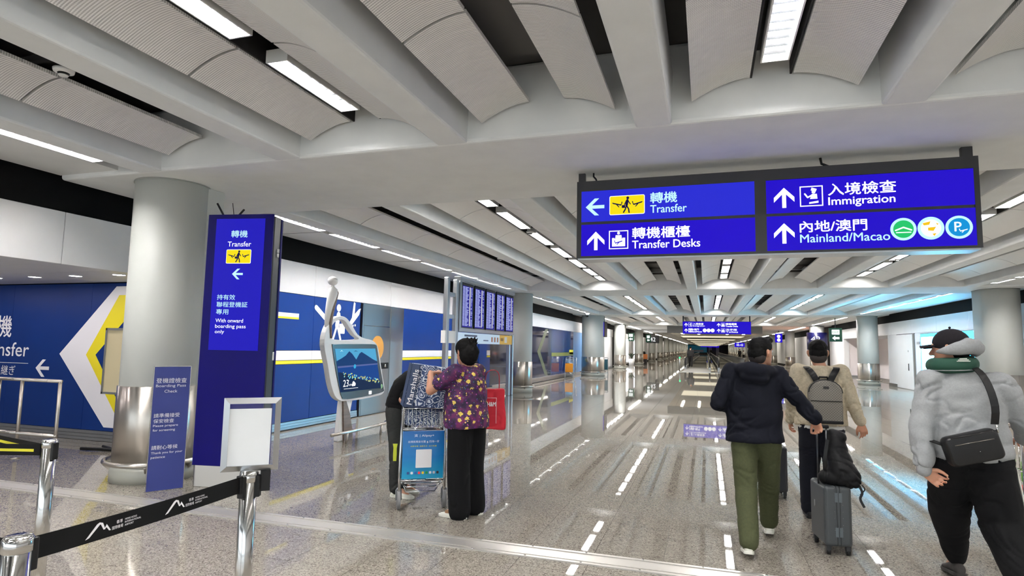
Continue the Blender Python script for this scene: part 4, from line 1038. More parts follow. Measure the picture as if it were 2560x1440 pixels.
# ================= MOVING WALKWAYS =================
def walkway(x0, x1, label):
    t = thing('moving_walkway', label, 'moving walkway', (0, 44, 0))
    MB().box(x0, x1, 0, 9, 0.0, 0.02).build('landing_plate', mat('landing_grey', (92, 92, 92), 0.45), t)
    MB().box(x0+0.2, x1-0.2, 9, 110, 0.0, 0.03).build('pallet_band', mat('walkway_grey', (84, 84, 84), 0.6), t)
    for x in (x0, x1):
        s = 1 if x == x0 else -1
        MB().box(x-0.08, x+0.08, 6.5, 110, 0.0, 0.22).build('skirt', M_alu, t)
        MB().box(x-0.01, x+0.01, 6.6, 110, 0.22, 0.88).build('glass_side', mat('walkway_glass', (110, 114, 122), 0.12), t)
        MB().tube([(x, 6.9, 0.12), (x, 6.15, 0.25), (x, 5.95, 0.55), (x, 6.15, 0.85), (x, 6.7, 0.92), (x, 110, 0.92)], 0.045, 8).build('handrail', M_black, t)
    return t
walkway(-1.62, 0.24, 'left moving walkway starting in the middle of the corridor')
walkway(0.92, 2.80, 'right moving walkway starting in the middle of the corridor')
for x, c_, lab in ((-2.0, (60, 230, 130), 'slim post with a green light left of the walkway entrance'), (3.15, (255, 90, 70), 'slim post with a red light right of the walkway entrance')):
    t = thing('signal_post', lab, 'signal post', (x, 49.5, 0)); MB().cyl(0, 0, 0, 1.0, 0.05, 12).build('post', M_alu, t)
    MB().ball((0, -0.06, 0.9), 0.07, 10, 8).build('lamp', emis('lamp_%d' % c_[0], c_, 2.5), t)
MB().box(-2.1, 3.3, 43.4, 44.0, 0.0, 0.012).build('walkway_threshold', M_alu, fl)
# ================= PEOPLE =================
def capsule(b, p0, p1, r0, r1, n=14):
    p0, p1 = V(p0), V(p1); d = p1-p0; L_ = d.length
    if L_ < 1e-5: d = V((0, 0, 1)); L_ = 1e-5
    t = d.normalized(); up = V((0, 0, 1)) if abs(t.z) < 0.9 else V((1, 0, 0)); a = (up-t*up.dot(t)).normalized(); c = t.cross(a); rs = []
    for k in range(4): f = PI/2*(1-k/4)*0.98; rs.append((p0-t*r0*math.sin(f), r0*math.cos(f)))
    rs.append((p0, r0)); rs.append((p1, r1))
    for k in range(1, 5): f = PI/2*k/4*0.98; rs.append((p1+t*r1*math.sin(f), r1*math.cos(f)))
    b.rings([[q+(a*math.cos(2*PI*i/n)+c*math.sin(2*PI*i/n))*r for i in range(n)] for q, r in rs])
def chain(b, pts, radii, n=14):
    for i in range(len(pts)-1): capsule(b, pts[i], pts[i+1], radii[i], radii[i+1], n)
def oval(b, secs, n=24):
    """secs: (centre, side axis, front axis, rx, ry)"""
    b.rings([[V(c)+V(a)*rx*math.cos(2*PI*i/n)+V(f)*ry*math.sin(2*PI*i/n) for i in range(n)] for c, a, f, rx, ry in secs])
def crom(P, t):
    """catmull-rom through points P, t in 0..len-1"""
    i = min(int(t), len(P)-2); u = t-i
    a = V(P[max(i-1, 0)]); b_ = V(P[i]); c = V(P[i+1]); d = V(P[min(i+2, len(P)-1)])
    return 0.5*((2*b_)+(-a+c)*u+(2*a-5*b_+4*c-d)*u*u+(-a+3*b_-3*c+d)*u**3)
def finish(b, name, m, parent, voxel, smooth=6, wr=None, fac=0.5):
    ridge = bool(wr) and wr[1][0] < 20
    me = b.mesh(name); o = bpy.data.objects.new(name, me)
    r = o.modifiers.new('r', 'REMESH'); r.mode = 'VOXEL'; r.voxel_size = voxel; r.use_smooth_shade = True
    s = o.modifiers.new('s', 'SMOOTH'); s.iterations = smooth; s.factor = fac
    me2 = bake(o); bpy.data.meshes.remove(me)
    if wr:
        amp, sc_, seed = wr; n = len(me2.vertices); co = np.empty(n*3); me2.vertices.foreach_get('co', co); co = co.reshape(-1, 3); no = np.empty(n*3); me2.vertex_normals.foreach_get('vector', no); no = no.reshape(-1, 3)
        for i in range(n):
            p = V((co[i, 0]*sc_[0]+seed, co[i, 1]*sc_[1], co[i, 2]*sc_[2]))
            if ridge:
                w_ = noise.noise(p*.6+V((3, 5, 9)))*1.2; p2 = p+V((w_, w_, w_*1.5))
                q = noise.noise(p)*.7-1.5*max(0, 1-abs(noise.noise(p2))*4.5)**1.5*max(0, .35+noise.noise(p*.5+V((9, 1, 4))))
            else: q = noise.noise(p)+0.5*noise.noise(p*2.1+V((7, 3, 1)))
            co[i] += no[i]*(amp*q)
        me2.vertices.foreach_set('co', co.ravel()); me2.update()
    me2.name = name; me2.materials.clear(); me2.materials.append(m)
    me2.polygons.foreach_set('use_smooth', [True]*len(me2.polygons))
    return link(name, me2, parent)
def basis(f, up=(0, 0, 1)):
    f = V(f).normalized(); r = f.cross(V(up)).normalized(); u = r.cross(f); return r, f, u
HEADP = [(-.114, .022, .026, .046), (-.104, .040, .046, .038), (-.085, .052, .060, .026), (-.060, .060, .074, .012), (-.030, .068, .086, .002), (0, .073, .093, -.004), (.030, .076, .097, -.008), (.060, .073, .094, -.011), (.085, .061, .078, -.013), (.103, .040, .050, -.014), (.113, .014, .018, -.015)]
def head(b, c, f, up=(0, 0, 1), s=1.0):
    r, f, u = basis(f, up); c = V(c)
    P = lambda x, y, z: c+(r*x+f*y+u*z)*s
    oval(b, [(P(0, cy, z), r, f, rx*s, ry*s) for z, rx, ry, cy in HEADP], 28)
    chain(b, [P(0, .084, .018), P(0, .100, -.010), P(0, .108, -.026)], [.007*s, .010*s, .013*s])
    chain(b, [P(-.014, .096, -.030), P(.014, .096, -.030)], [.008*s, .008*s])
    chain(b, [P(-.045, .078, .030), P(-.015, .089, .032), P(.015, .089, .032), P(.045, .078, .030)], [.007*s]*4)
    chain(b, [P(-.022, .086, -.057), P(.022, .086, -.057)], [.007*s]*2); chain(b, [P(-.018, .085, -.068), P(.018, .085, -.068)], [.007*s]*2)
    chain(b, [P(0, .076, -.098), P(0, .07, -.10)], [.014*s, .014*s])
    for x in (-1, 1):
        chain(b, [P(x*.076, -.004, -.026), P(x*.083, -.012, -.004), P(x*.083, -.014, .018)], [.010*s, .013*s, .011*s], 8)
    return P
def eyes(par, P, s=1.0):
    mw = mat('eye_white', (232, 228, 222), 0.25); mk = mat('eye_iris', (30, 22, 18), 0.2)
    for x in (-.030, .030):
        e = MB().ball(P(x, .078, .012), 0.013*s, 12, 8).build('eye', mw, par)
        MB().ball(P(x, .088, .012), 0.006*s, 10, 6).build('iris', mk, e)
def hand(b, w, d, n, th, curl=0.3, s=1.0, spread=0.08):
    """w wrist, d direction of fingers, n palm normal (towards which fingers curl), th side of the thumb"""
    d = V(d).normalized(); n = (V(n)-d*V(n).dot(d)).normalized(); t = d.cross(n); t = t if t.dot(V(th)) > 0 else -t; w = V(w)
    for k, x in enumerate((.026, .009, -.009, -.026)):
        chain(b, [w+d*.008*s+t*x*.6*s, w+(d*.082+t*x)*s], [.017*s, .0125*s], 10)
    for k, (x, L_) in enumerate(((.030, .070), (.010, .078), (-.010, .073), (-.029, .058))):
        p = w+(d*.080+t*x)*s; a = curl*(0.45+0.14*k); q = [p]; r = [.0088*s]
        for j, fr in enumerate((.45, .31, .24)):
            a2 = a+curl*(0.9 if j else 0.3)*(j+0.3); dd = (d*math.cos(a2)+n*math.sin(a2)+t*x*5.0).normalized()
            p = p+dd*L_*fr*s; q.append(p); r.append((.0082, .0075, .0064)[j]*s)
        chain(b, q, r, 10)
    p = w+(d*.022+t*.024)*s
    chain(b, [p, p+(d*.030+t*.026+n*.010)*s, p+(d*.058+t*.032+n*.022)*s, p+(d*.080+t*.030+n*.034)*s], [.015*s, .013*s, .0105*s, .0088*s], 10)
def shoe(name, m, par, heel, toe, s=1.0, pitch=None, sole=None, w=.045, h=.06):
    """heel, toe: points on the ground under heel and toe"""
    heel, toe = V(heel), V(toe); f = (toe-heel).normalized(); r = f.cross(V((0, 0, 1))).normalized(); u = r.cross(f); L_ = (toe-heel).length
    b = MB(); secs = []
    for t, rx, hh in ((-.02, .4, .7), (.05, .72, 1.0), (.2, .80, 1.15), (.38, .78, 1.1), (.55, .92, .85), (.75, 1.0, .66), (.9, .86, .55), (1.0, .45, .40)):
        hh *= h; secs.append([heel+f*L_*t+r*w*rx*math.cos(2*PI*i/18)+u*(hh*0.55+hh*0.5*math.sin(2*PI*i/18)+.004) for i in range(18)])
    b.rings(secs)
    o = finish(b, name, m, par, .006, 4)
    b = MB(); secs = []
    for t, rx in ((-.03, .5), (.03, .82), (.2, .9), (.4, .86), (.6, .98), (.78, 1.06), (.93, .9), (1.02, .5)):
        c = heel+f*L_*t; secs.append([c+r*w*rx*x+u*z for x, z in ((-1, 0), (1, 0), (1, .024), (-1, .024))])
    b.rings(secs, smooth=False).build('sole', sole or m, o, bevel=.005)
    return o
SKIN = noisy(mat('skin', (188, 138, 112), 0.5), 14, 0.05); SKIN.node_tree.nodes['Principled BSDF'].inputs['Subsurface Weight'].default_value = 0.08
HAIR = mat('black_hair', (9, 8, 8), 0.7, spec=.15)
def spine_pts(J): return [J['pel'], J['mid'], J['chest'], J['neck']]
def torso(b, J, tab, n=28):
    """tab: (t 0..3 along pelvis-mid-chest-neck, rx, ry, forward shift)"""
    S_ = spine_pts(J); sh = (V(J['sh'][1])-V(J['sh'][0])).normalized(); hp = (V(J['hip'][1])-V(J['hip'][0])).normalized(); secs = []
    for t, rx, ry, fy in tab:
        if t < 0: c = V(S_[0])+(V(S_[0])-crom(S_, 0.1))/0.1*(-t); tg = crom(S_, 0.1)-V(S_[0])
        else: c = crom(S_, t); tg = crom(S_, min(t+.1, 3))-crom(S_, max(t-.1, 0))
        tg.normalize(); w = min(max(t/2.5, 0), 1); side = hp.lerp(sh, w); side = (side-tg*side.dot(tg)).normalized(); fr = tg.cross(side)
        if fr.dot(V(J['face'])) < 0 and 'flip' not in J: fr = -fr
        secs.append((c+fr*fy, side, fr, rx, ry))
    oval(b, secs, n)
def body(par, J, s=1.0, handcfg=None, vox=.0055, g=1.0):
    b = MB()
    torso(b, J, [(-.25, .06*g, .06*g, 0), (-.12, .13*g, .09*g, 0), (0, .15*g, .10*g, 0), (.6, .135*g, .088*g, 0), (1.1, .13*g, .085*g, 0), (1.7, .145*g, .095*g, 0), (2.1, .15*g, .09*g, 0), (2.45, .12*g, .07*g, 0), (2.8, .06, .055, 0), (3.0, .052, .052, 0)])
    nk = V(J['neck']); hd = V(J['head']); r, f, u = basis(J['hdir'], J.get('hup', (0, 0, 1)))
    chain(b, [nk-(hd-nk)*.2, hd-u*.07-f*.012], [.056*s, .052*s])
    P = head(b, hd, J['hdir'], J.get('hup', (0, 0, 1)), s)
    for i in (0, 1):
        chain(b, [crom(spine_pts(J), 2.45), J['sh'][i]], [.055, .050]); chain(b, [J['sh'][i], J['el'][i], J['wr'][i]], [.050*g, .039*g, .025])
        hc = J['hand'][i]; w = V(J['wr'][i]); hand(b, w, hc[0], hc[1], hc[2], hc[3], s*.95)
        chain(b, [J['hip'][i], J['kn'][i]], [.085*g, .052*g]); k, a = V(J['kn'][i]), V(J['an'][i]); bk = -V(J['face']).normalized()*.012
        chain(b, [k, k.lerp(a, .35)+bk, a], [.052*g, .052*g, .034]); chain(b, [a, J['toe'][i]], [.034, .022])
    o = finish(b, 'body', SKIN, par, vox, 2); return o, P
def sleeve(b, J, i, r, upto=1.0, ext=0.0):
    sh, el, wr_ = V(J['sh'][i]), V(J['el'][i]), V(J['wr'][i]); e = wr_+(wr_-el).normalized()*ext
    chain(b, [crom(spine_pts(J), 2.35), sh], [r[0]*.95, r[0]])
    chain(b, [sh, sh.lerp(el, .5), el, el.lerp(e, .5), e.lerp(el, 1-upto) if upto < 1 else e], [r[0], (r[0]+r[1])/2, r[1], (r[1]+r[2])/2, r[2]])
def legs(b, J, r, hem=0.0, wide=None):
    for i in (0, 1):
        h, k, a = V(J['hip'][i]), V(J['kn'][i]), V(J['an'][i]); w = (wide or r)
        rr = w[i] if isinstance(w[0], (list, tuple)) else w
        chain(b, [h, h.lerp(k, .5), k, k.lerp(a, .5), a-(a-k).normalized()*hem], [rr[0], (rr[0]+rr[1])/2, rr[1], (rr[1]+rr[2])/2, rr[2]], 18)
def hairmesh(par, P, m=HAIR, parts=None, amp=.006, vox=.007, seed=0, name='hair', sm=2):
    b = MB()
    for kind, a in parts:
        if kind == 'e': c, rad = a; rr, ff, uu = P.ax; q = V(P(*c)); b.rings([[q+rr*rad[0]*math.sin(max(t, .03))*math.cos(x)+ff*rad[1]*math.sin(max(t, .03))*math.sin(x)+uu*rad[2]*math.cos(t) for x in [2*PI*k/24 for k in range(24)]] for t in [PI*k/14 if k < 14 else PI-.03 for k in range(15)]])
        else: chain(b, [P(*q) for q in a[0]], a[1], 10)
    return finish(b, name, m, par, vox, sm, (amp, (60, 60, 60), seed))
class PF:
    """head frame callable with axes"""
    def __init__(s, P, J, sc=1.0):
        s.P = P; s.ax = tuple(basis(J['hdir'], J.get('hup', (0, 0, 1))))
    def __call__(s, *a): return s.P(*a)
def person(label, loc, group=None): return thing('person', label, 'person', loc, group=group)
def fabric(name, rgb, rough=0.85, amt=0.12, scale=60, bump=0.2):
    return noisy(mat(name, rgb, rough, spec=0.25), scale, amt, 3, bump=bump, dist=0.002)

# ---- man in the navy jacket
J = dict(face=(0.1, 1, 0), pel=(-.01, 0, .88), mid=(-.01, .01, 1.08), chest=(0, .0, 1.26), neck=(.02, -.01, 1.43), head=(.055, .02, 1.535), hdir=(.72, .69, .02),
         sh=[(-.175, -.02, 1.375), (.175, .0, 1.36)], el=[(-.285, -.08, 1.13), (.30, .0, 1.185)], wr=[(-.20, .15, 1.08), (.445, .02, 1.02)],
         hand=[((.5, .8, -.1), (1, -.6, 0), (0, 0, 1), .7), ((.25, .1, -1), (-.7, -.7, -.2), (0, 1, 0), .95)],
         hip=[(-.085, 0, .86), (.085, 0, .86)], kn=[(-.085, -.05, .47), (.105, .20, .47)], an=[(-.08, -.27, .12), (.115, .36, .13)], toe=[(-.09, -.12, .03), (.125, .47, .03)])
pn = person('man in a navy hooded jacket and olive trousers, hand on a suitcase handle', (.37, 5.3, 0))
bo, P = body(pn, J); P = PF(P, J); eyes(pn, P)
M_nav = fabric('navy_jacket', (7, 10, 22)); M_olv = fabric('olive_trousers', (68, 72, 48))
b = MB(); torso(b, J, [(-.5, .222, .15, 0), (-.25, .226, .155, 0), (.1, .218, .15, 0), (.6, .212, .148, 0), (1.1, .212, .148, 0), (1.6, .212, .145, 0), (2.0, .206, .135, 0), (2.35, .175, .112, -.01), (2.7, .11, .09, -.01), (2.92, .078, .075, 0)])
for i in (0, 1): sleeve(b, J, i, (.080, .066, .052), ext=-.01)
chain(b, [(-.11, -.08, 1.40), (-.05, -.13, 1.40), (.04, -.13, 1.39), (.11, -.07, 1.39)], [.05, .062, .062, .05])
chain(b, [(-.07, -.12, 1.35), (.05, -.125, 1.34)], [.055, .055])
finish(b, 'jacket', M_nav, pn, .010, 4, (.016, (6, 6, 8), 3.1))
b = MB(); torso(b, J, [(-.35, .10, .09, 0), (-.1, .165, .125, 0), (.2, .16, .12, 0)]); legs(b, J, (.108, .086, .072), hem=.0)
finish(b, 'trousers', M_olv, pn, .010, 5, (.008, (6, 6, 11), 8.0))
M_ws = mat('white_leather', (226, 224, 212), 0.45)
shoe('shoe', M_ws, pn, (-.085, -.33, .045), (-.09, -.10, .0)); shoe('shoe', M_ws, pn, (.11, .31, .035), (.125, .55, .0))
hairmesh(pn, P, parts=[('e', ((0, -.012, .052), (.084, .103, .080))), ('e', ((0, -.045, .0), (.079, .070, .085))), ('c', ([(-.03, .06, .10), (.0, .085, .105), (.03, .07, .10)], [.025, .028, .024]))], amp=.003, seed=2)
hairmesh(pn, P, mat('shaved_hair', (44, 38, 36), 0.7), [('e', ((0, -.048, -.025), (.0755, .060, .075)))], amp=.001, name='shaved_nape')

# ---- man in the beige jacket with a backpack
J = dict(face=(0, 1, 0), pel=(0, 0, .88), mid=(0, .01, 1.08), chest=(0, .0, 1.26), neck=(0, -.01, 1.43), head=(-.01, .015, 1.54), hdir=(.05, 1, 0),
         sh=[(-.18, 0, 1.37), (.18, 0, 1.37)], el=[(-.24, -.01, 1.10), (.252, -.03, 1.12)], wr=[(-.25, .10, .90), (.318, -.02, .92)],
         hand=[((0, .5, -1), (1, 0, 0), (0, 1, 0), .6), ((.30, .0, -1), (-.3, .9, 0), (-1, 0, .2), .45)],
         hip=[(-.085, 0, .86), (.085, 0, .86)], kn=[(-.09, .14, .48), (.09, -.02, .47)], an=[(-.085, .22, .09), (.095, -.24, .13)], toe=[(-.085, .36, .03), (.10, -.1, .03)])
pb = person('man seen from behind in a beige jacket with a grey backpack, red hand swinging', (1.0, 6.25, 0))
bo, P = body(pb, J); P = PF(P, J)
M_bei = fabric('beige_jacket', (192, 181, 158)); M_dn = fabric('dark_trousers', (18, 20, 30))
b = MB(); torso(b, J, [(.0, .225, .15, 0), (.25, .222, .15, 0), (.6, .212, .145, 0), (1.1, .205, .14, 0), (1.6, .205, .138, 0), (2.0, .20, .13, 0), (2.35, .165, .105, -.01), (2.7, .10, .082, -.01), (3.0, .070, .070, 0)])
for i in (0, 1): sleeve(b, J, i, (.075, .062, .048), ext=-.015)
finish(b, 'jacket', M_bei, pb, .010, 4, (.014, (7, 7, 11), 1.1))
b = MB(); torso(b, J, [(-.30, .198, .138, 0), (-.1, .198, .138, 0), (.1, .19, .13, 0), (.3, .18, .12, 0)]); finish(b, 'undershirt', mat('white_shirt', (226, 226, 224), 0.8), pb, .011, 4)
b = MB(); torso(b, J, [(-.35, .10, .09, 0), (-.1, .172, .12, 0), (.12, .168, .12, 0)]); legs(b, J, (.11, .09, .08), hem=.0)
finish(b, 'trousers', M_dn, pb, .010, 5, (.007, (6, 6, 10), 5.0))
shoe('shoe', M_black, pb, (-.085, .14, .0), (-.085, .40, .0)); shoe('shoe', M_black, pb, (.095, -.30, .06), (.10, -.08, .0))
hairmesh(pb, P, parts=[('e', ((0, -.012, .050), (.083, .101, .080))), ('e', ((0, -.042, .0), (.079, .070, .075)))], amp=.003, seed=9)
hairmesh(pb, P, mat('shaved_hair'), [('e', ((0, -.046, -.03), (.0755, .060, .070)))], amp=.001, name='shaved_nape')
# backpack (its own thing, worn)
bk = thing('backpack', 'grey patterned backpack with black straps on the back of the man in beige', 'backpack', (1.005, 6.07, .93))
M_bp = mat('backpack_grey', (122, 118, 110), 0.7)
n_, l_, b_ = nt(M_bp); ch = n_.new('ShaderNodeTexChecker'); ch.inputs['Scale'].default_value = 90; ch.inputs['Color1'].default_value = lin((132, 128, 119))+(1,); ch.inputs['Color2'].default_value = lin((104, 100, 94))+(1,)
l_.new(coords(n_, l_), ch.inputs['Vector']); l_.new(ch.outputs[0], b_.inputs['Base Color'])
def arch(w, h, n=10, r=None):
    r = r or w*.85; p = [(-w, 0), (w, 0)]
    for k in range(n+1): a = PI*k/n; p.append((w*math.cos(a), h-r+r*math.sin(a)))
    return p
b = MB()
for y, g_ in ((-.075, .86), (-.06, .96), (-.03, 1), (.05, 1), (.07, .96)): pass
b.rings([[V((x*g_, y, (z-.17)*g_+.17)) for x, z in arch(.135, .375)] for y, g_ in ((-.075, .90), (-.066, .97), (-.045, 1), (.045, 1), (.065, .97))])
b.build('shell', M_bp, bk, bevel=.008)
b = MB(); b.rings([[V((x, y, z+.02)) for x, z in [(q[0]*1.015, q[1]*1.01) for q in arch(.135, .35)][2:]] for y in (-.056, -.048)][:1]+[[V((x, -.046, z+.02)) for x, z in [(q[0]*1.015, q[1]*1.01) for q in arch(.135, .35)][2:]]], smooth=False)
b = MB(); b.tube([V((x*1.01, -.050, z+.003)) for x, z in arch(.134, .372)[2:]], .005, 8).build('zip', M_black, bk)
b = MB(); b.tube([(-.125, -.077, .19), (0, -.080, .188), (.125, -.077, .19)], .003, 6).build('pocket_seam', M_black, bk)
MB().box(-.132, .132, -.077, .066, -.008, .022).build('bottom_panel', M_black, bk, bevel=.008)
MB().box(-.022, .022, -.081, -.074, .300, .318).build('maker_plate', mat('plate_dark', (50, 46, 44), .3, .5), bk)
MB().tube([(-.045, .055, .365), (-.03, .04, .395), (.03, .04, .395), (.045, .055, .365)], .009, 8).build('grab_handle', M_black, bk)
for s_ in (-1, 1):
    b = MB(); pts = [(s_*.055, .045, .36), (s_*.085, .05, .42), (s_*.118, .09, .47), (s_*.125, .17, .478), (s_*.13, .28, .44), (s_*.13, .33, .34), (s_*.135, .335, .18), (s_*.15, .24, .05), (s_*.13, .07, .02)]
    P_ = [V(q) for q in pts]; rs = []
    fine = [crom(P_, t*(len(P_)-1)/24) for t in range(25)]
    for i, q in enumerate(fine):
        t = (fine[min(i+1, 24)]-fine[max(i-1, 0)]).normalized(); sd = V((1, 0, 0)); sd = (sd-t*sd.dot(t)).normalized(); nn = t.cross(sd)
        rs.append([q+sd*.027+nn*.006, q-sd*.027+nn*.006, q-sd*.027-nn*.006, q+sd*.027-nn*.006])
    b.rings(rs, smooth=False).build('shoulder_strap', M_black, bk, bevel=.003)

# ---- man in the grey hoodie
J = dict(face=(-.05, 1, 0), pel=(.02, 0, .90), mid=(.01, .01, 1.10), chest=(0, .01, 1.28), neck=(-.03, .02, 1.45), head=(-.05, .04, 1.585), hdir=(-.80, .60, -.05),
         sh=[(-.180, .0, 1.365), (.195, -.01, 1.36)], el=[(-.262, -.06, 1.07), (.325, .03, 1.14)], wr=[(-.275, -.12, .815), (.42, .25, 1.00)],
         hand=[((.70, .05, -.55), (.1, -1, .1), (.5, 0, .8), .75), ((.1, 1, 0), (0, 0, -1), (-1, 0, 0), 1.0)],
         hip=[(-.09, 0, .87), (.11, 0, .87)], kn=[(-.03, .26, .50), (.16, -.02, .50)], an=[(.06, .46, .15), (.21, -.30, .16)], toe=[(.06, .61, .04), (.22, -.15, .04)])
ph = person('man in a light grey hoodie, dark cap and wide black trousers at the right', (1.58, 4.65, 0))
bo, P = body(ph, J, s=1.05, vox=.0045); P = PF(P, J)
M_hd = fabric('heather_grey', (150, 152, 153), 0.9, 0.06, 90, .25); M_bk = fabric('black_trousers', (8, 8, 10), .9, .1)
b = MB(); torso(b, J, [(-.12, .212, .155, 0), (.05, .228, .168, 0), (.35, .230, .170, 0), (.8, .226, .166, 0), (1.3, .222, .16, 0), (1.8, .22, .15, 0), (2.15, .205, .135, -.01), (2.45, .165, .105, -.015), (2.75, .11, .09, -.01), (2.95, .08, .08, 0)])
for i in (0, 1): sleeve(b, J, i, (.086, .072, .060), ext=-.05)
finish(b, 'hoodie', M_hd, ph, .010, 3, (.017, (8, 8, 13), 16.4))
for i in (0, 1):
    b = MB(); e, w_ = V(J['el'][i]), V(J['wr'][i]); chain(b, [w_-(w_-e).normalized()*.075, w_-(w_-e).normalized()*.004], [.048, .043]); finish(b, 'cuff', M_hd, ph, .009, 3)
b = MB(); nk = V((-.03, .02, 1.47))
chain(b, [(-.14, -.02, 1.565), (-.10, -.06, 1.575), (-.04, -.075, 1.592), (.02, -.07, 1.600), (.075, -.03, 1.592), (.08, .03, 1.57)], [.014, .030, .044, .048, .044, .034])
chain(b, [(-.05, -.08, 1.605), (.01, -.08, 1.628), (.06, -.05, 1.625)], [.022, .034, .030])
finish(b, 'hood', M_hd, ph, .009, 3, (.012, (9, 9, 14), 2.0))
b = MB(); torso(b, J, [(-.4, .11, .11, 0), (-.12, .19, .145, 0), (.1, .185, .14, 0)]); legs(b, J, None, wide=((.125, .125, .062), (.14, .125, .105)))
finish(b, 'trousers', M_bk, ph, .011, 5, (.012, (4.5, 4.5, 7), 9.0))
M_pipe = mat('white_piping', (228, 226, 214), 0.6)
b = MB(); b.tube([crom([(.245, -.02, .86), (.275, -.01, .72), (.285, -.03, .58), (.29, -.10, .45), (.30, -.24, .28)], t/4) for t in range(17)], .006, 6).build('side_piping', M_pipe, ph)
shoe('shoe', mat('dark_grey_suede', (52, 48, 46), .8), ph, (.06, .38, .04), (.065, .66, .0), w=.05, h=.075); shoe('shoe', mat('dark_grey_suede'), ph, (.21, -.38, .05), (.22, -.10, .0), w=.05, h=.075)
hairmesh(ph, P, parts=[('e', ((0, -.045, -.0), (.079, .068, .075)))], amp=.004, seed=4)
M_cap = fabric('cap_black', (24, 21, 25), .9, .1)
b = MB(); P0 = P
hairmesh(ph, P, M_cap, [('e', ((0, -.010, .040), (.088, .108, .092)))], amp=.0, name='cap', vox=.006, sm=3)
rr_, ff_, uu_ = P.ax
b = MB(); secs = []
for y, hw in ((.07, .072), (.10, .074), (.13, .066), (.155, .048), (.168, .02)):
    secs.append([V(P(x*hw, y-(abs(x)**2)*.015, .030-.10*(y-.07)-abs(x)**2*.014+dz)) for x, dz in ((-1, 0), (-.5, 0), (0, 0), (.5, 0), (1, 0), (1, .006), (.5, .007), (0, .008), (-.5, .007), (-1, .006))])
b.rings(secs).build('cap_brim', M_cap, ph)
MB().ball(P(0, -.010, .134), .008, 10, 6).build('cap_button', M_cap, ph)
# neck pillow, worn: a thing of its own
npil = thing('neck_pillow', 'dark green U-shaped travel pillow around the neck of the hooded man', 'pillow', (1.58, 4.65, 0))
b = MB(); pts = []
for k in range(15):
    a = -PI/2+(k/14-.5)*2*2.45; pts.append((-.045+.095*math.cos(a), .035+.100*math.sin(a), 1.495+.02*math.sin(a*.5)))
chain(b, pts, [.040]+[.052]*13+[.040], 14)
finish(b, 'cushion', mat('pillow_green', (14, 62, 46), .8), npil, .008, 3)
MB().tube([(p[0]+(p[0]+.045)*.42, p[1]+(p[1]-.035)*.42, p[2]-.030) for p in pts[2:-2]], .0035, 6).build('seam_piping', M_hd, npil)
K = frame((-.03, -.112, 1.508), (1, -.05, 0), (0, .25, 1))
flat([q for z in (0, .008, .016) for q in stroke([(-.035+z, z), (.035-z, z+.002)], .004)], M_pipe, npil, K, 'embroidered_mark', z=.004, t=.003)
# crossbody bag
cb = thing('crossbody_bag', 'black leather crossbody bag on a wide strap across the grey hoodie', 'bag', (1.545, 4.46, .98), math.radians(4))
M_lea = noisy(mat('black_leather', (13, 12, 12), .4, spec=.35), 30, .2, bump=.3, dist=.002)
a_ = math.radians(-16)
b = MB(); b.rings([[V((x*g_*math.cos(a_)+z*g_*math.sin(a_), y, -x*g_*math.sin(a_)+z*g_*math.cos(a_)+.005)) for x, z in rrect(-.15, -.09, .15, .09, .035)] for y, g_ in ((-.045, .9), (-.036, .98), (0, 1.02), (.03, 1.0), (.042, .95))])
b.build('bag_body', M_lea, cb, bevel=.004)
MB().tube([(-.11, -.046, .015), (0, -.049, .045), (.10, -.045, .070)], .003, 6).build('zip', mat('zip_grey', (110, 104, 98), .3, .8), cb)
MB().tube([(-.13, -.04, .055), (0, -.044, .090), (.12, -.036, .120)], .004, 6).build('flap_edge', M_lea, cb)
MB().ball((.02, -.05, -.01), .003, 8, 6).build('rivet', M_chrome, cb)
def strap(pts, w, th, par, m, name='strap', wd=(1, 0, 0), n=30):
    P_ = [V(q) for q in pts]; fine = [crom(P_, t*(len(P_)-1)/n) for t in range(n+1)]; rs = []
    for i, q in enumerate(fine):
        t = (fine[min(i+1, n)]-fine[max(i-1, 0)]).normalized(); sd = V(wd); sd = (sd-t*sd.dot(t)).normalized(); nn = t.cross(sd)
        rs.append([q+sd*w+nn*th, q-sd*w+nn*th, q-sd*w-nn*th, q+sd*w-nn*th])
    return MB().rings(rs, smooth=False).build(name, m, par)
strap([(.135, .02, .15), (.132, -.005, .25), (.118, .012, .36), (.095, .05, .45), (.075, .13, .495), (.05, .24, .48), (0, .37, .36), (-.12, .36, .18), (-.205, .26, .08), (-.21, .17, .04), (-.175, .05, .02), (-.14, .01, .01)], .021, .0025, cb, M_black)
MB().tube([(.14, .0, .10), (.137, .005, .15)], .006, 8).build('clip', M_chrome, cb)

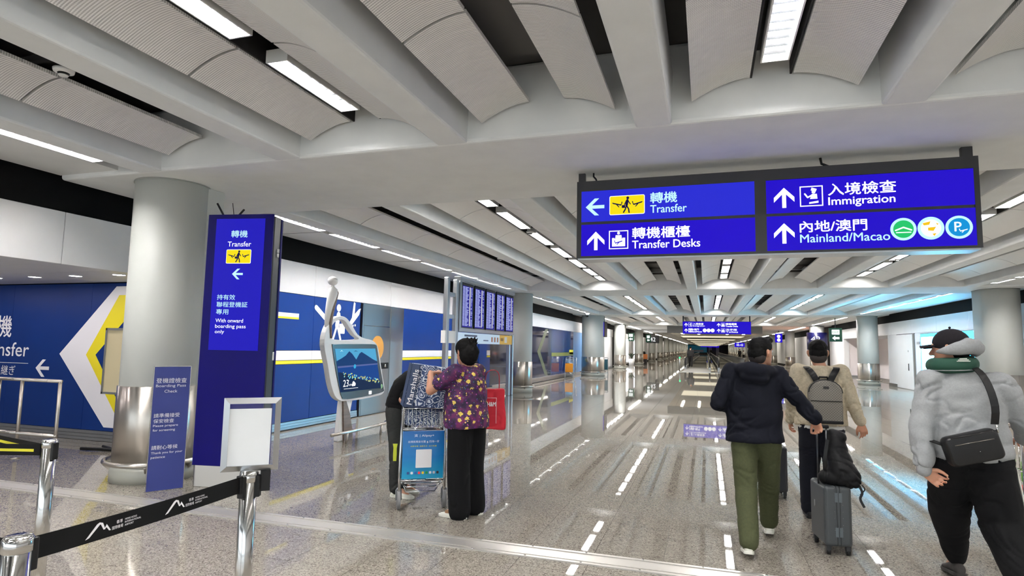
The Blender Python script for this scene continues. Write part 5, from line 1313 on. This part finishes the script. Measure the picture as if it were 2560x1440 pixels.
# ---- woman in the floral blouse
M_flo = mat('floral_blouse', (60, 22, 70), .75)
n_, l_, b_ = nt(M_flo); v_ = coords(n_, l_)
base = None
def dots(scale, rad, col, prev, seed, jag=0.0, gap=(0.0, 1.0)):
    global base
    mp_ = n_.new('ShaderNodeMapping'); mp_.inputs['Location'].default_value = (seed, seed*.7, seed*.3); l_.new(v_, mp_.inputs[0])
    src = mp_.outputs[0]
    if jag:
        nz = n_.new('ShaderNodeTexNoise'); nz.inputs['Scale'].default_value = 70; l_.new(v_, nz.inputs['Vector'])
        ml = n_.new('ShaderNodeVectorMath'); ml.operation = 'SCALE'; ml.inputs['Scale'].default_value = jag; l_.new(nz.outputs['Color'], ml.inputs[0])
        ad = n_.new('ShaderNodeVectorMath'); l_.new(src, ad.inputs[0]); l_.new(ml.outputs[0], ad.inputs[1]); src = ad.outputs[0]
    vo = n_.new('ShaderNodeTexVoronoi'); vo.inputs['Scale'].default_value = scale; vo.inputs['Randomness'].default_value = .75; l_.new(src, vo.inputs['Vector'])
    lt = n_.new('ShaderNodeMath'); lt.operation = 'LESS_THAN'; lt.inputs[1].default_value = rad; l_.new(vo.outputs['Distance'], lt.inputs[0])
    mx = n_.new('ShaderNodeMix'); mx.data_type = 'RGBA'; l_.new(lt.outputs[0], mx.inputs[0]); l_.new(prev, mx.inputs[6])
    if isinstance(col[0], tuple):
        l_.new(ramp(n_, l_, vo.outputs['Distance'], [(0, lin(col[0])), (rad*.45, lin(col[1])), (rad, lin(col[2]))]), mx.inputs[7])
    else: mx.inputs[7].default_value = lin(col)+(1,)
    return mx.outputs[2]
nz = n_.new('ShaderNodeTexNoise'); nz.inputs['Scale'].default_value = 16; l_.new(v_, nz.inputs['Vector'])
out = ramp(n_, l_, nz.outputs[0], [(.35, lin((26, 12, 44))), (.5, lin((58, 16, 66))), (.66, lin((100, 24, 78)))])
out = dots(26, .20, (86, 26, 120), out, 5.1, .02)
out = dots(34, .15, (44, 120, 136), out, 1.3, 0)
out = dots(22, .14, (176, 80, 160), out, 8.2, .03)
out = dots(14, .27, ((150, 120, 50), (226, 202, 90), (214, 186, 96)), out, 3.3, .035)
out = dots(19, .12, (236, 208, 120), out, 6.6, .01)
l_.new(out, b_.inputs['Base Color'])
J = dict(face=(-.9, .42, 0), pel=(.0, 0, .88), mid=(-.005, 0, 1.06), chest=(.0, .0, 1.22), neck=(-.01, .0, 1.375), head=(-.045, .005, 1.485), hdir=(-.86, .50, -.12),
         sh=[(-.07, -.155, 1.30), (.03, .155, 1.30)], el=[(-.305, -.17, 1.13), (-.22, .22, 1.10)], wr=[(-.375, -.03, 1.285), (-.36, .12, 1.285)],
         hand=[((.35, .8, .05), (0, 0, -1), (-.6, .4, 0), .35), ((-.2, -.9, .0), (0, 0, -1), (-1, 0, 0), .35)],
         hip=[(-.03, -.08, .84), (.03, .08, .84)], kn=[(-.04, -.09, .46), (.03, .09, .46)], an=[(-.02, -.09, .09), (.05, .10, .09)], toe=[(-.15, -.06, .03), (-.06, .14, .03)])
pw = person('woman in a purple floral blouse and wide black trousers standing by the trolley', (-2.12, 5.3, 0))
bo, P = body(pw, J, s=.98, g=1.12); P = PF(P, J, .98); eyes(pw, P, .98)
b = MB(); torso(b, J, [(-.8, .215, .205, .01), (-.5, .222, .21, .012), (0, .222, .21, .012), (.6, .215, .20, .02), (1.1, .21, .19, .02), (1.6, .205, .175, .01), (2.0, .19, .15, 0), (2.35, .155, .11, -.01), (2.65, .10, .078, -.005), (2.8, .078, .07, 0)])
for i in (0, 1):
    s_, e_ = V(J['sh'][i]), V(J['el'][i]); chain(b, [crom(spine_pts(J), 2.3), s_, s_.lerp(e_, .35), s_.lerp(e_, .58)], [.085, .086, .080, .078])
finish(b, 'blouse', M_flo, pw, .009, 5, (.011, (6, 6, 8), 4.4))
b = MB(); torso(b, J, [(-.5, .15, .14, 0), (-.1, .185, .17, 0), (.1, .18, .165, 0)])
legs(b, J, None, wide=((.125, .105, .105), (.125, .105, .10)), hem=-.03)
finish(b, 'trousers', fabric('black_wide_trousers', (8, 8, 10), .95, .1, bump=.05), pw, .011, 5, (.007, (7, 7, 4), 1.0))
s1 = shoe('shoe', M_ws, pw, (.05, -.115, 0), (-.215, -.075, 0), w=.043, h=.052); shoe('shoe', M_ws, pw, (.13, .08, 0), (-.12, .13, 0), w=.043, h=.052)
flat([rrect(-.035, -.014, .035, .014, .01)], mat('leopard_patch', (120, 86, 54), .7), s1, frame((-.115, -.118, .052), (-.99, .12, .0), (.05, .45, .9)), 'patch', z=.004, t=.004)
hairmesh(pw, P, parts=[('e', ((0, -.018, .040), (.092, .112, .094))), ('e', ((0, -.055, -.03), (.090, .082, .095))), ('e', ((0, -.07, -.075), (.066, .055, .06))), ('e', ((0, -.105, -.005), (.066, .056, .085))), ('c', ([(0, -.12, .04), (0, -.145, -.01), (0, -.13, -.065)], [.042, .050, .042])),
    ('c', ([(0, -.10, .05), (.01, -.10, .12)], [.028, .014])), ('c', ([(.01, -.10, .05), (.02, -.14, .13)], [.026, .008])), ('c', ([(-.01, -.10, .05), (-.02, -.075, .135)], [.024, .006])), ('c', ([(0, -.11, .05), (-.01, -.165, .11)], [.022, .006])), ('c', ([(.02, -.12, .05), (.045, -.15, .12)], [.02, .005])), ('c', ([(-.02, -.12, .05), (-.05, -.14, .115)], [.02, .005])), ('c', ([(0, -.13, .04), (.015, -.19, .075)], [.02, .005])), ('c', ([(0, .075, .06), (-.02, .088, .01)], [.018, .012]))], amp=.004, seed=5)
cl = MB(); 
for s_ in (-1, 1): cl.tube([P(s_*.022, -.135, .035), P(s_*.03, -.165, .0), P(s_*.012, -.165, -.035)], .007, 8)
cl.build('hair_clip', mat('tortoiseshell', (92, 30, 20), .2), pw)
# ---- person bent over the trolley
J = dict(face=(1, 0, 0), flip=1, pel=(-.02, 0, .90), mid=(.03, 0, 1.09), chest=(.20, 0, 1.205), neck=(.42, 0, 1.20), head=(.55, .02, 1.13), hdir=(.45, .1, -.88), hup=(.88, 0, .45),
         sh=[(.34, .17, 1.19), (.32, -.17, 1.19)], el=[(.40, .20, .96), (.13, -.21, .99)], wr=[(.52, .12, .84), (.33, -.16, .87)],
         hand=[((.6, -.2, -.7), (0, -1, 0), (0, 0, 1), .5), ((.8, .2, -.4), (0, 1, 0), (0, 0, 1), .5)],
         hip=[(-.02, .085, .87), (-.02, -.085, .87)], kn=[(.0, .09, .47), (.02, -.09, .47)], an=[(-.01, .10, .09), (.03, -.09, .09)], toe=[(.13, .11, .03), (.17, -.10, .03)])
pp = person('person in a black T-shirt and dark grey trousers bent over the loaded trolley, head hidden', (-3.06, 5.76, 0))
bo, P = body(pp, J); P = PF(P, J)
b = MB(); torso(b, J, [(-.12, .175, .125, 0), (.1, .178, .13, 0), (.6, .175, .125, 0), (1.1, .178, .122, 0), (1.6, .182, .12, 0), (2.1, .178, .112, 0), (2.5, .14, .09, 0), (2.85, .075, .07, 0)])
for i in (0, 1):
    s_, e_ = V(J['sh'][i]), V(J['el'][i]); chain(b, [crom(spine_pts(J), 2.35), s_, s_.lerp(e_, .45), s_.lerp(e_, .8)], [.078, .078, .070, .066])
finish(b, 't_shirt', fabric('black_cotton', (12, 12, 14), .9), pp, .010, 5, (.010, (6, 6, 8), 2.2))
b = MB(); torso(b, J, [(-.45, .10, .09, 0), (-.15, .16, .125, 0), (.1, .155, .12, 0)]); legs(b, J, (.10, .078, .072))
finish(b, 'trousers', fabric('charcoal_trousers', (44, 45, 44), .85), pp, .010, 5, (.008, (8, 8, 11), 3.0))
shoe('shoe', M_ws, pp, (-.06, .10, 0), (.19, .115, 0)); shoe('shoe', M_ws, pp, (-.02, -.09, 0), (.23, -.10, 0))
hairmesh(pp, P, parts=[('e', ((0, -.015, .045), (.085, .104, .082))), ('e', ((0, -.045, -.01), (.080, .070, .080)))], amp=.006, seed=7)
text('MLB', M_wv, pp, .03, frame((.22, -.02, 1.33), (1, -.1, 0), (0, .8, .3)), 0, 0, width=.06, height=.014, z=.002) if False else None

# ================= LUGGAGE TROLLEY AND BAGGAGE =================
yw = math.atan2(.545, .839)
def rot2(a): return Matrix.Rotation(a, 4, 'Z')
M_adb = mat('trolley_ad_blue', (24, 132, 196), .3)
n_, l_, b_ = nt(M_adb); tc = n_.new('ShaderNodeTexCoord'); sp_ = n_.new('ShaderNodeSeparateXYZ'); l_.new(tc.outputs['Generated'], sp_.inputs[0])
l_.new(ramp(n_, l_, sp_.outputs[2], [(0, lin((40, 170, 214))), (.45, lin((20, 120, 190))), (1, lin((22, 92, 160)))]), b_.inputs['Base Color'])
def trolley(label, mtx, board=M_adb, ad=True, group=None):
    t = thing('luggage_trolley', label, 'luggage trolley', mtx=mtx, group=group)
    W_ = .43; lean = .05
    b = MB()
    for x in (0, W_):
        o = MB(); o.tube([(x, .02, .13), (x, .0, .20), (x, 0, .5), (x+(.01 if x == 0 else -.01), .03, .74), (x+(.03 if x == 0 else -.03), .09, .97), (x+(.05 if x == 0 else -.05), .12, 1.03)], .0125, 10).build('upright_tube', M_chrome, t)
    for z, y in ((.265, 0), (.735, .03), (1.03, .12)):
        MB().tube([(.01 if z < 1 else .05, y, z), (W_-(.01 if z < 1 else .05), y, z)], .010, 10).build('cross_tube', M_chrome, t)
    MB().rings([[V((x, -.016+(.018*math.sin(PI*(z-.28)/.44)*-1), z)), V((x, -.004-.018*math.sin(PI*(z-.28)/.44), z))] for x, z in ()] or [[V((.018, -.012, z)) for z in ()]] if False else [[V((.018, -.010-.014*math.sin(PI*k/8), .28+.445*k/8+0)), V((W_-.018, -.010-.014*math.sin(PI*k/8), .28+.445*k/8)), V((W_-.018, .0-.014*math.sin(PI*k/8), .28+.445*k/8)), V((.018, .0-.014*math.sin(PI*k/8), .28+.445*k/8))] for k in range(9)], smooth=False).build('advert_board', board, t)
    # wire basket
    bz0, bz1, D = .75, .935, .29
    for z in (bz0, bz1): MB().tube([(.03, .02, z), (W_-.03, .02, z), (W_-.03, .02+D, z), (.03, .02+D, z)], .005, 8, closed=True).build('basket_rim', M_chrome, t)
    for k in range(11):
        x = .03+(W_-.06)*k/10; MB().tube([(x, .02, bz1), (x, .02, bz0), (x, .02+D, bz0), (x, .02+D, bz1)], .003, 6, smooth=False).build('basket_wire', M_chrome, t)
    for k in range(4):
        y = .02+D*k/3
        for x in (.03, W_-.03): MB().tube([(x, y, bz0), (x, y, bz1)], .003, 6).build('basket_wire', M_chrome, t)
    # platform running away from the viewer
    for x in (.03, W_-.03): MB().tube([(x, .02, .235), (x*.8+.04, .80, .20)], .011, 10).build('platform_rail', M_chrome, t)
    for y in (.06, .25, .45, .65, .80): MB().tube([(.03, y, .228-.03*y), (W_-.03, y, .228-.03*y)], .008, 8).build('platform_bar', M_chrome, t)
    MB().tube([(.03, .0, .245), (.06, -.045, .17), (W_-.10, -.045, .17), (W_-.03, .0, .245)], .005, 8).build('bumper_wire', M_chrome, t)
    MB().tube([(.04, .0, .235), (.06, -.045, .215), (W_-.10, -.045, .215), (W_-.03, .0, .235)], .005, 8).build('bumper_wire', M_chrome, t)
    MB().tube([(.04, .78, .20), (.04, .90, .60), (.02, .95, .98), (W_-.02, .95, .98), (W_-.04, .90, .60), (W_-.04, .78, .20)], .014, 10).build('push_handle', M_chrome, t) if not ad else None
    M_wh = mat('wheel_grey', (120, 120, 122), .5); M_fk = mat('fork_grey', (140, 142, 146), .4, .6)
    for x, y, r in ((.0, .02, .085), (W_, .02, .085), (W_/2, .70, .06)):
        w = MB(); w.tube([(x-.016, y, r), (x+.016, y, r)], r, 24); wo_ = w.build('wheel', M_wh, t, bevel=.006)
        MB().tube([(x-.018, y, r), (x+.018, y, r)], r*.45, 16).build('hub', M_fk, wo_)
        MB().tube([(x-.022, y, r), (x-.022, y+.02, r*2), (x, y+.01, r*2+.03)], .008, 8).tube([(x+.022, y, r), (x+.022, y+.02, r*2), (x, y+.01, r*2+.03)], .008, 8).build('fork', M_fk, t)
    if ad:
        K = FY(0, -.024, 0)
        def ak(z): return FY(0, -.0115-.014*math.sin(PI*(z-.28)/.445)-.0015, 0)
        text('支 | Alipay+', M_wv, t, .1, ak(.67), .125, .668, width=.19, height=.030, bold=.001, z=.001)
        text('出境就用支付寶', M_wv, t, .1, ak(.62), .07, .617, width=.165, height=.022, z=.001); text('四海一家', M_wv, t, .1, ak(.62), .27, .617, width=.095, height=.022, z=.001)
        flat([[(.25, .632), (.258, .632), (.252, .622), (.262, .622), (.248, .610), (.252, .620), (.244, .620)]], M_wv, t, ak(.62), 'spark_mark', z=.001)
        text('消費有禮  優惠多多  出行無憂', M_yel, t, .1, ak(.58), .09, .580, width=.25, height=.012, z=.001)
        flat([rrect(.145, .385, .295, .555, .006)], M_wv, t, ak(.47), 'blank_card', z=.001)
        cols = [(30, 60, 120), (236, 236, 240), (30, 90, 170), (220, 60, 70), (240, 200, 50), (30, 150, 80), (236, 236, 240), (200, 204, 214), (60, 50, 60)]
        for i, c_ in enumerate(cols):
            flat([rrect(.065+.035*i, .325, .065+.035*i+.023, .348, .006)], mat('app_tile_%d' % i, c_, .4), t, ak(.335), 'wallet_icon', z=.001)
    return t
TM = Matrix.Translation((-2.775, 5.25, 0)) @ rot2(yw)
tr = trolley('chrome luggage trolley with a blue payment advert board, loaded with a patterned bag', TM)
# yellow tag hanging on the trolley side
yt = tag(MB().rings([[V((x*w_, .02*math.sin(0), z)) + V((0, y_, 0)) for x, y_ in ((-.5, -.5*.012), (.5, -.5*.012), (.5, .006), (-.5, .006))] for z, w_ in ((.44, .03), (.50, .034), (.56, .03), (.60, .045))], smooth=False).build('bottle_holder', mat('lime_plastic', (190, 200, 50), .4)), 'small lime yellow plastic piece hanging at the left side of the loaded trolley', 'luggage tag')
yt.matrix_world = TM @ Matrix.Translation((-.045, .06, 0))
def bag(name, label, cat, mtx, w, d, h, m, top=1.0, seed=0, amp=.008, tilt=0):
    t = thing(name, label, cat, mtx=mtx)
    b = MB(); secs = []
    for z, g_ in ((0, .93), (.02, 1), (.3, 1.02), (.6, 1.0*(1+top)/2), (.9, top), (1.0, top*.96)):
        secs.append([V((x*g_+tilt*z*h, y*g_, z*h)) for x, y in rrect(-w/2, -d/2, w/2, d/2, min(w, d)*.2)])
    b.rings(secs); finish(b, 'bag_body', m, t, .009, 3, (amp, (7, 7, 7), seed)); return t
M_pai = mat('paisley_print', (200, 204, 212), .6)
n_, l_, b_ = nt(M_pai); v_ = coords(n_, l_)
nz = n_.new('ShaderNodeTexNoise'); nz.inputs['Scale'].default_value = 9; l_.new(v_, nz.inputs['Vector'])
ml = n_.new('ShaderNodeVectorMath'); ml.operation = 'SCALE'; ml.inputs['Scale'].default_value = .10; l_.new(nz.outputs['Color'], ml.inputs[0])
ad = n_.new('ShaderNodeVectorMath'); l_.new(v_, ad.inputs[0]); l_.new(ml.outputs[0], ad.inputs[1])
vo = n_.new('ShaderNodeTexVoronoi'); vo.inputs['Scale'].default_value = 15; l_.new(ad.outputs[0], vo.inputs['Vector'])
sn = n_.new('ShaderNodeMath'); sn.operation = 'MULTIPLY'; sn.inputs[1].default_value = 26; l_.new(vo.outputs['Distance'], sn.inputs[0])
s2 = n_.new('ShaderNodeMath'); s2.operation = 'SINE'; l_.new(sn.outputs[0], s2.inputs[0])
l_.new(ramp(n_, l_, s2.outputs[0], [(.0, lin((40, 62, 104))), (.28, lin((60, 80, 120))), (.38, lin((190, 198, 210))), (1, lin((214, 218, 224)))]), b_.inputs['Base Color'])
M_navyb = mat('bag_navy', (52, 68, 98), .6)
bg = bag('shopping_bag', 'large navy and white paisley shopping bag standing in the trolley basket', 'bag', TM @ Matrix.Translation((.238, .165, .925)) @ Matrix.Rotation(math.radians(7), 4, 'Y'), .43, .26, .42, M_pai, .90, 3, .006, tilt=.0)
MB().prism([(-.222, 0), (-.135, 0), (-.125, .42), (-.200, .42)], 0, .008, FY(0, -.130, 0)).build('side_panel', M_navyb, bg, bevel=.002)
MB().prism([(-.13, 0), (.13, 0), (.12, .42), (-.12, .42)], 0, .006, frame((-.224, 0, 0), (0, -1, 0), (.06, 0, 1))).build('end_panel', M_navyb, bg, bevel=.002)
lb2 = bag('shopping_bag', 'smaller patterned bag lying inside the trolley wire basket, under the big paisley bag', 'bag', TM @ Matrix.Translation((.215, .165, .765)), .34, .22, .155, M_pai, .9, 6, .008)
text('Marshalls', M_wv, bg, .1, frame((-.205, -.140, .03), (.06, 0, 1), (-1, 0, .06)), 0, -.055, width=.34, height=.05, bold=.003, z=.001)
MB().box(-.224, .224, -.138, .138, -.004, .022).build('base_trim', mat('trim_navy', (34, 46, 78), .6), bg, bevel=.008)
lbk = bag('holdall', 'black holdall lying low on the trolley platform', 'bag', TM @ Matrix.Translation((.21, .38, .245)), .34, .5, .22, fabric('black_holdall', (16, 16, 18)), .85, 5)
strap([(-.16, -.27, .02), (-.20, -.30, -.06), (-.205, -.30, -.17), (-.2, -.31, -.19)], .012, .002, lbk, M_black)
rb = bag('tote_bag', 'bright red tote bag with a white outline hanging beyond the woman in the floral blouse', 'bag', Matrix.Translation((-1.97, 5.54, .76)) @ rot2(math.radians(30)), .26, .13, .38, mat('red_cotton', (186, 16, 40), .7), .92, 8, .012)
flat([[(-.10, .06), (-.097, .06), (-.097, .30), (-.10, .30)], [(-.10, .30), (-.0, .30), (-.0, .297), (-.10, .297)], [(.0, .06), (.003, .06), (.003, .30), (.0, .30)]], M_wv, rb, FY(0.03, -.074, 0), 'white_outline', z=.004, t=.003)
text('H&M', M_wv, rb, .05, FY(0.03, -.074, 0), -.085, .22, width=.08, height=.04, bold=.003, z=.004)
strap([(-.07, 0, .36), (-.06, -.02, .52), (.0, -.04, .56), (.06, -.02, .52), (.07, 0, .36)], .012, .002, rb, mat('red_cotton'), wd=(0, 1, 0))

# suitcases
def suitcase(label, mtx, w, d, h, m, hz, hx=0.0, group=None):
    t = thing('suitcase', label, 'suitcase', mtx=mtx)
    MB().box(-w/2, w/2, 0, d, .065, h).build('shell', m, t, bevel=.028, seg=4)
    dk = mat('case_trim', (34, 36, 38), .5)
    for x in (-.012, .012): MB().box(x-.003, x+.003, -.003, d+.003, .075, h+.003).build('closing_frame', dk, t, bevel=.002)
    for x in (-w/2+.03, w/2-.03):
        for y in (.035, d-.035):
            wl_ = MB().tube([(x-.012, y, .024), (x+.012, y, .024)], .024, 16).build('wheel', M_black, t)
            MB().box(x-.018, x+.018, y-.02, y+.02, .03, .075).build('caster_fork', dk, t, bevel=.006)
    for x in (hx-.035, hx+.035): MB().cyl(x, d*.42, h-.01, hz, .007, 10).build('handle_tube', mat('handle_grey', (70, 72, 76), .3, .8), t)
    MB().box(hx-.055, hx+.055, d*.42-.014, d*.42+.014, hz-.005, hz+.022).build('handle_grip', M_black, t, bevel=.008)
    return t
M_case = mat('case_grey', (62, 66, 68), .42)
sc1 = suitcase('dark grey hard shell suitcase nearest the viewer with metal corner studs, trolley handle up', Matrix.Translation((.955, 5.33, 0)) @ rot2(math.radians(8)), .20, .36, .515, M_case, .945, hx=-.06)
b = MB(); dk = mat('case_panel', (84, 92, 96), .35)
for z in (.40, .14): MB().box(-.026, -.004, -.004, .0, z, z+.07).build('hinge_plate', dk, sc1); MB().box(.004, .026, -.004, .0, z, z+.07).build('hinge_plate', dk, sc1)
for z in (.11, .19, .23, .28, .33, .38, .47, .50):
    for x in (-.03, .03): b.ball((x, -.002, z), .0025, 6, 4)
b.build('stud', M_chrome, sc1, kind='stuff')
text('AWAY', M_alu, sc1, .1, frame((-.101, .28, .30), (0, -1, 0), (0, 0, 1)), 0, 0, width=.10, height=.02) if False else None
flat(stroke([(0, .0), (.05, .0)], .006)+stroke([(0, .012), (.04, .012)], .006), M_alu, sc1, frame((-.101, .24, .36), (0, 0, -1), (0, -1, 0)), 'badge', z=.002)
sc2 = suitcase('second dark suitcase half hidden behind the man in the navy jacket', Matrix.Translation((.70, 7.10, 0)) @ rot2(math.radians(2)), .21, .34, .54, mat('case_black', (30, 32, 38), .4), .95)
# black backpack draped on the suitcase
bd = thing('backpack', 'soft black backpack slumped on top of the grey suitcase against its handle', 'backpack', (.955, 5.38, .50))
b = MB(); chain(b, [(.02, .10, .36), (.03, .09, .24), (.05, .05, .12), (.09, .02, .08)], [.065, .085, .105, .09], 16); chain(b, [(-.07, .04, .07), (.12, .0, .065)], [.06, .06]); chain(b, [(.0, .10, .40), (.05, .08, .38)], [.04, .05])
b2 = finish(b, 'bag_body', fabric('black_nylon', (10, 10, 12), .6), bd, .009, 4, (.012, (8, 8, 8), 2))
strap([(.14, -.03, .05), (.165, -.05, -.01), (.15, -.055, -.06), (.175, -.06, -.12)], .009, .002, bd, M_black); strap([(.17, -.02, .04), (.185, -.04, .01), (.15, -.05, -.03)], .004, .002, bd, M_black)
strap([(-.07, .06, .07), (-.075, .02, .2), (-.05, .03, .36)], .012, .002, bd, M_black)
# trolley with colourful shopping at the right edge
tr2 = trolley('luggage trolley pushed by the hooded man at the right edge', Matrix.Translation((2.02, 5.0, 0)) @ rot2(math.radians(-8)), board=M_black, ad=False)
cols = [((228, 160, 30), .00, .26, .24), ((196, 40, 44), .02, .50, .12), ((110, 180, 50), .10, .62, .16), ((240, 210, 40), .16, .26, .36), ((180, 30, 60), .22, .66, .2)]
nm = ['orange', 'red', 'green', 'yellow', 'crimson']
for i, (c_, dx, z, h) in enumerate(cols):
    bag('gift_bag', '%s shopping bag stacked on the trolley at the right edge' % nm[i], 'bag', Matrix.Translation((2.14+dx, 5.28+.02*i, z+.01*i)), .18, .16, h, mat('paper_%s' % nm[i], c_, .5), 1.0, i, .004)
# parked trolley by the thick column
trolley('parked luggage trolley with an amber board beside the thick left column', Matrix.Translation((-6.95, 30.7, 0)), board=mat('amber_board', (200, 128, 20), .5), ad=False)
ab = thing('trolley_bay', 'metal trolley bay with a teal panel right of the thick left column', 'barrier', (-5.75, 35.2, 0))
MB().box(-.30, .30, -.02, .02, .30, .90).build('teal_panel', mat('teal_panel', (50, 96, 110), .3), ab)
for x in (-.32, .32): MB().tube([(x, 0, 0), (x, 0, .98)], .02, 8).build('post', M_alu, ab)
for z in (.98, .12): MB().tube([(-.32, 0, z), (.32, 0, z)], .02, 8).build('rail', M_alu, ab)
pt = thing('potted_plant', 'small dark potted plant before the lit shop on the left', 'plant', (-6.5, 56.0, 0))
MB().lathe([(.22, 0), (.28, .6), (.24, .62)], 16).build('pot', M_wallw, pt)
b = MB(); rr_ = random.Random(5)
for k in range(26): a = rr_.uniform(0, 2*PI); l = rr_.uniform(.2, .45); b.tube([(0, 0, .6), (math.cos(a)*l*.4, math.sin(a)*l*.4, .6+l*1.0), (math.cos(a)*l, math.sin(a)*l, .6+l*1.3)], [.02, .035, .005], 5)
b.build('foliage', mat('plant_dark', (40, 52, 34), .6), pt, kind='stuff')
os_ = thing('display_stand', 'small orange display stand in the shop doorway on the left', 'display stand', (-6.2, 64, 0))
MB().box(-.35, .35, -.2, .2, 0, .5).build('base', mat('stand_dark', (50, 44, 44), .5), os_); MB().box(-.4, .4, -.22, .22, .5, 1.0).build('crate', mat('stand_orange', (220, 130, 70), .5), os_); MB().ball((0, 0, 1.1), .22, 12, 8).build('hood', M_black, os_)
# ---- small distant people
def far_person(label, loc, coat, legs_c, h=1.0, rz=0):
    t = person(label, loc); t.rotation_euler = (0, 0, rz); t.scale = (h, h, h)
    J = dict(face=(0, 1, 0), pel=(0, 0, .9), mid=(0, 0, 1.08), chest=(0, 0, 1.26), neck=(0, 0, 1.43), head=(0, .01, 1.545), hdir=(0, 1, 0), sh=[(-.18, 0, 1.37), (.18, 0, 1.37)], el=[(-.23, -.02, 1.1), (.23, -.02, 1.1)], wr=[(-.24, .08, .88), (.24, .08, .88)],
             hand=[((0, .2, -1), (1, 0, 0), (0, 1, 0), .4), ((0, .2, -1), (-1, 0, 0), (0, 1, 0), .4)], hip=[(-.09, 0, .87), (.09, 0, .87)], kn=[(-.09, .12, .48), (.09, -.02, .47)], an=[(-.09, .14, .08), (.09, -.18, .10)], toe=[(-.09, .3, .03), (.09, -.03, .03)])
    bo, P = body(t, J, vox=.014); P = PF(P, J)
    b = MB(); torso(b, J, [(-.1, .2, .14, 0), (.6, .195, .14, 0), (1.6, .195, .135, 0), (2.1, .18, .12, 0), (2.7, .09, .08, 0)])
    for i in (0, 1): sleeve(b, J, i, (.08, .065, .05))
    finish(b, 'coat', mat('far_coat_%d' % sum(coat), coat, .8), t, .022, 3)
    b = MB(); legs(b, J, (.105, .085, .07)); finish(b, 'trousers', mat('far_trousers', legs_c, .8), t, .022, 3)
    hairmesh(t, P, parts=[('e', ((0, -.015, .045), (.085, .104, .085)))], amp=.003, vox=.014)
    return t
f1 = far_person('person in a dark coat standing on the left moving walkway', (-1.33, 56, 0.03), (24, 24, 28), (20, 20, 24), 1.06)
def cp(src, label, loc, rz=0): r = dup(src, loc, rz, label); return r
cp(f1, 'leftmost of the small dark figures far down the corridor on the right', (5.3, 108, 0), .4)
cp(f1, 'rightmost of the small dark figures far down the corridor on the right', (6.9, 108, 0), -.3)
far_person('small figure in a pale top between two dark figures far down the corridor', (6.0, 110, 0), (170, 166, 160), (60, 60, 66), .95)
cp(f1, 'tiny figure at the far end above the walkways', (1.0, 150, 0.03), 0)

bpy.data.scenes.remove(SCR)
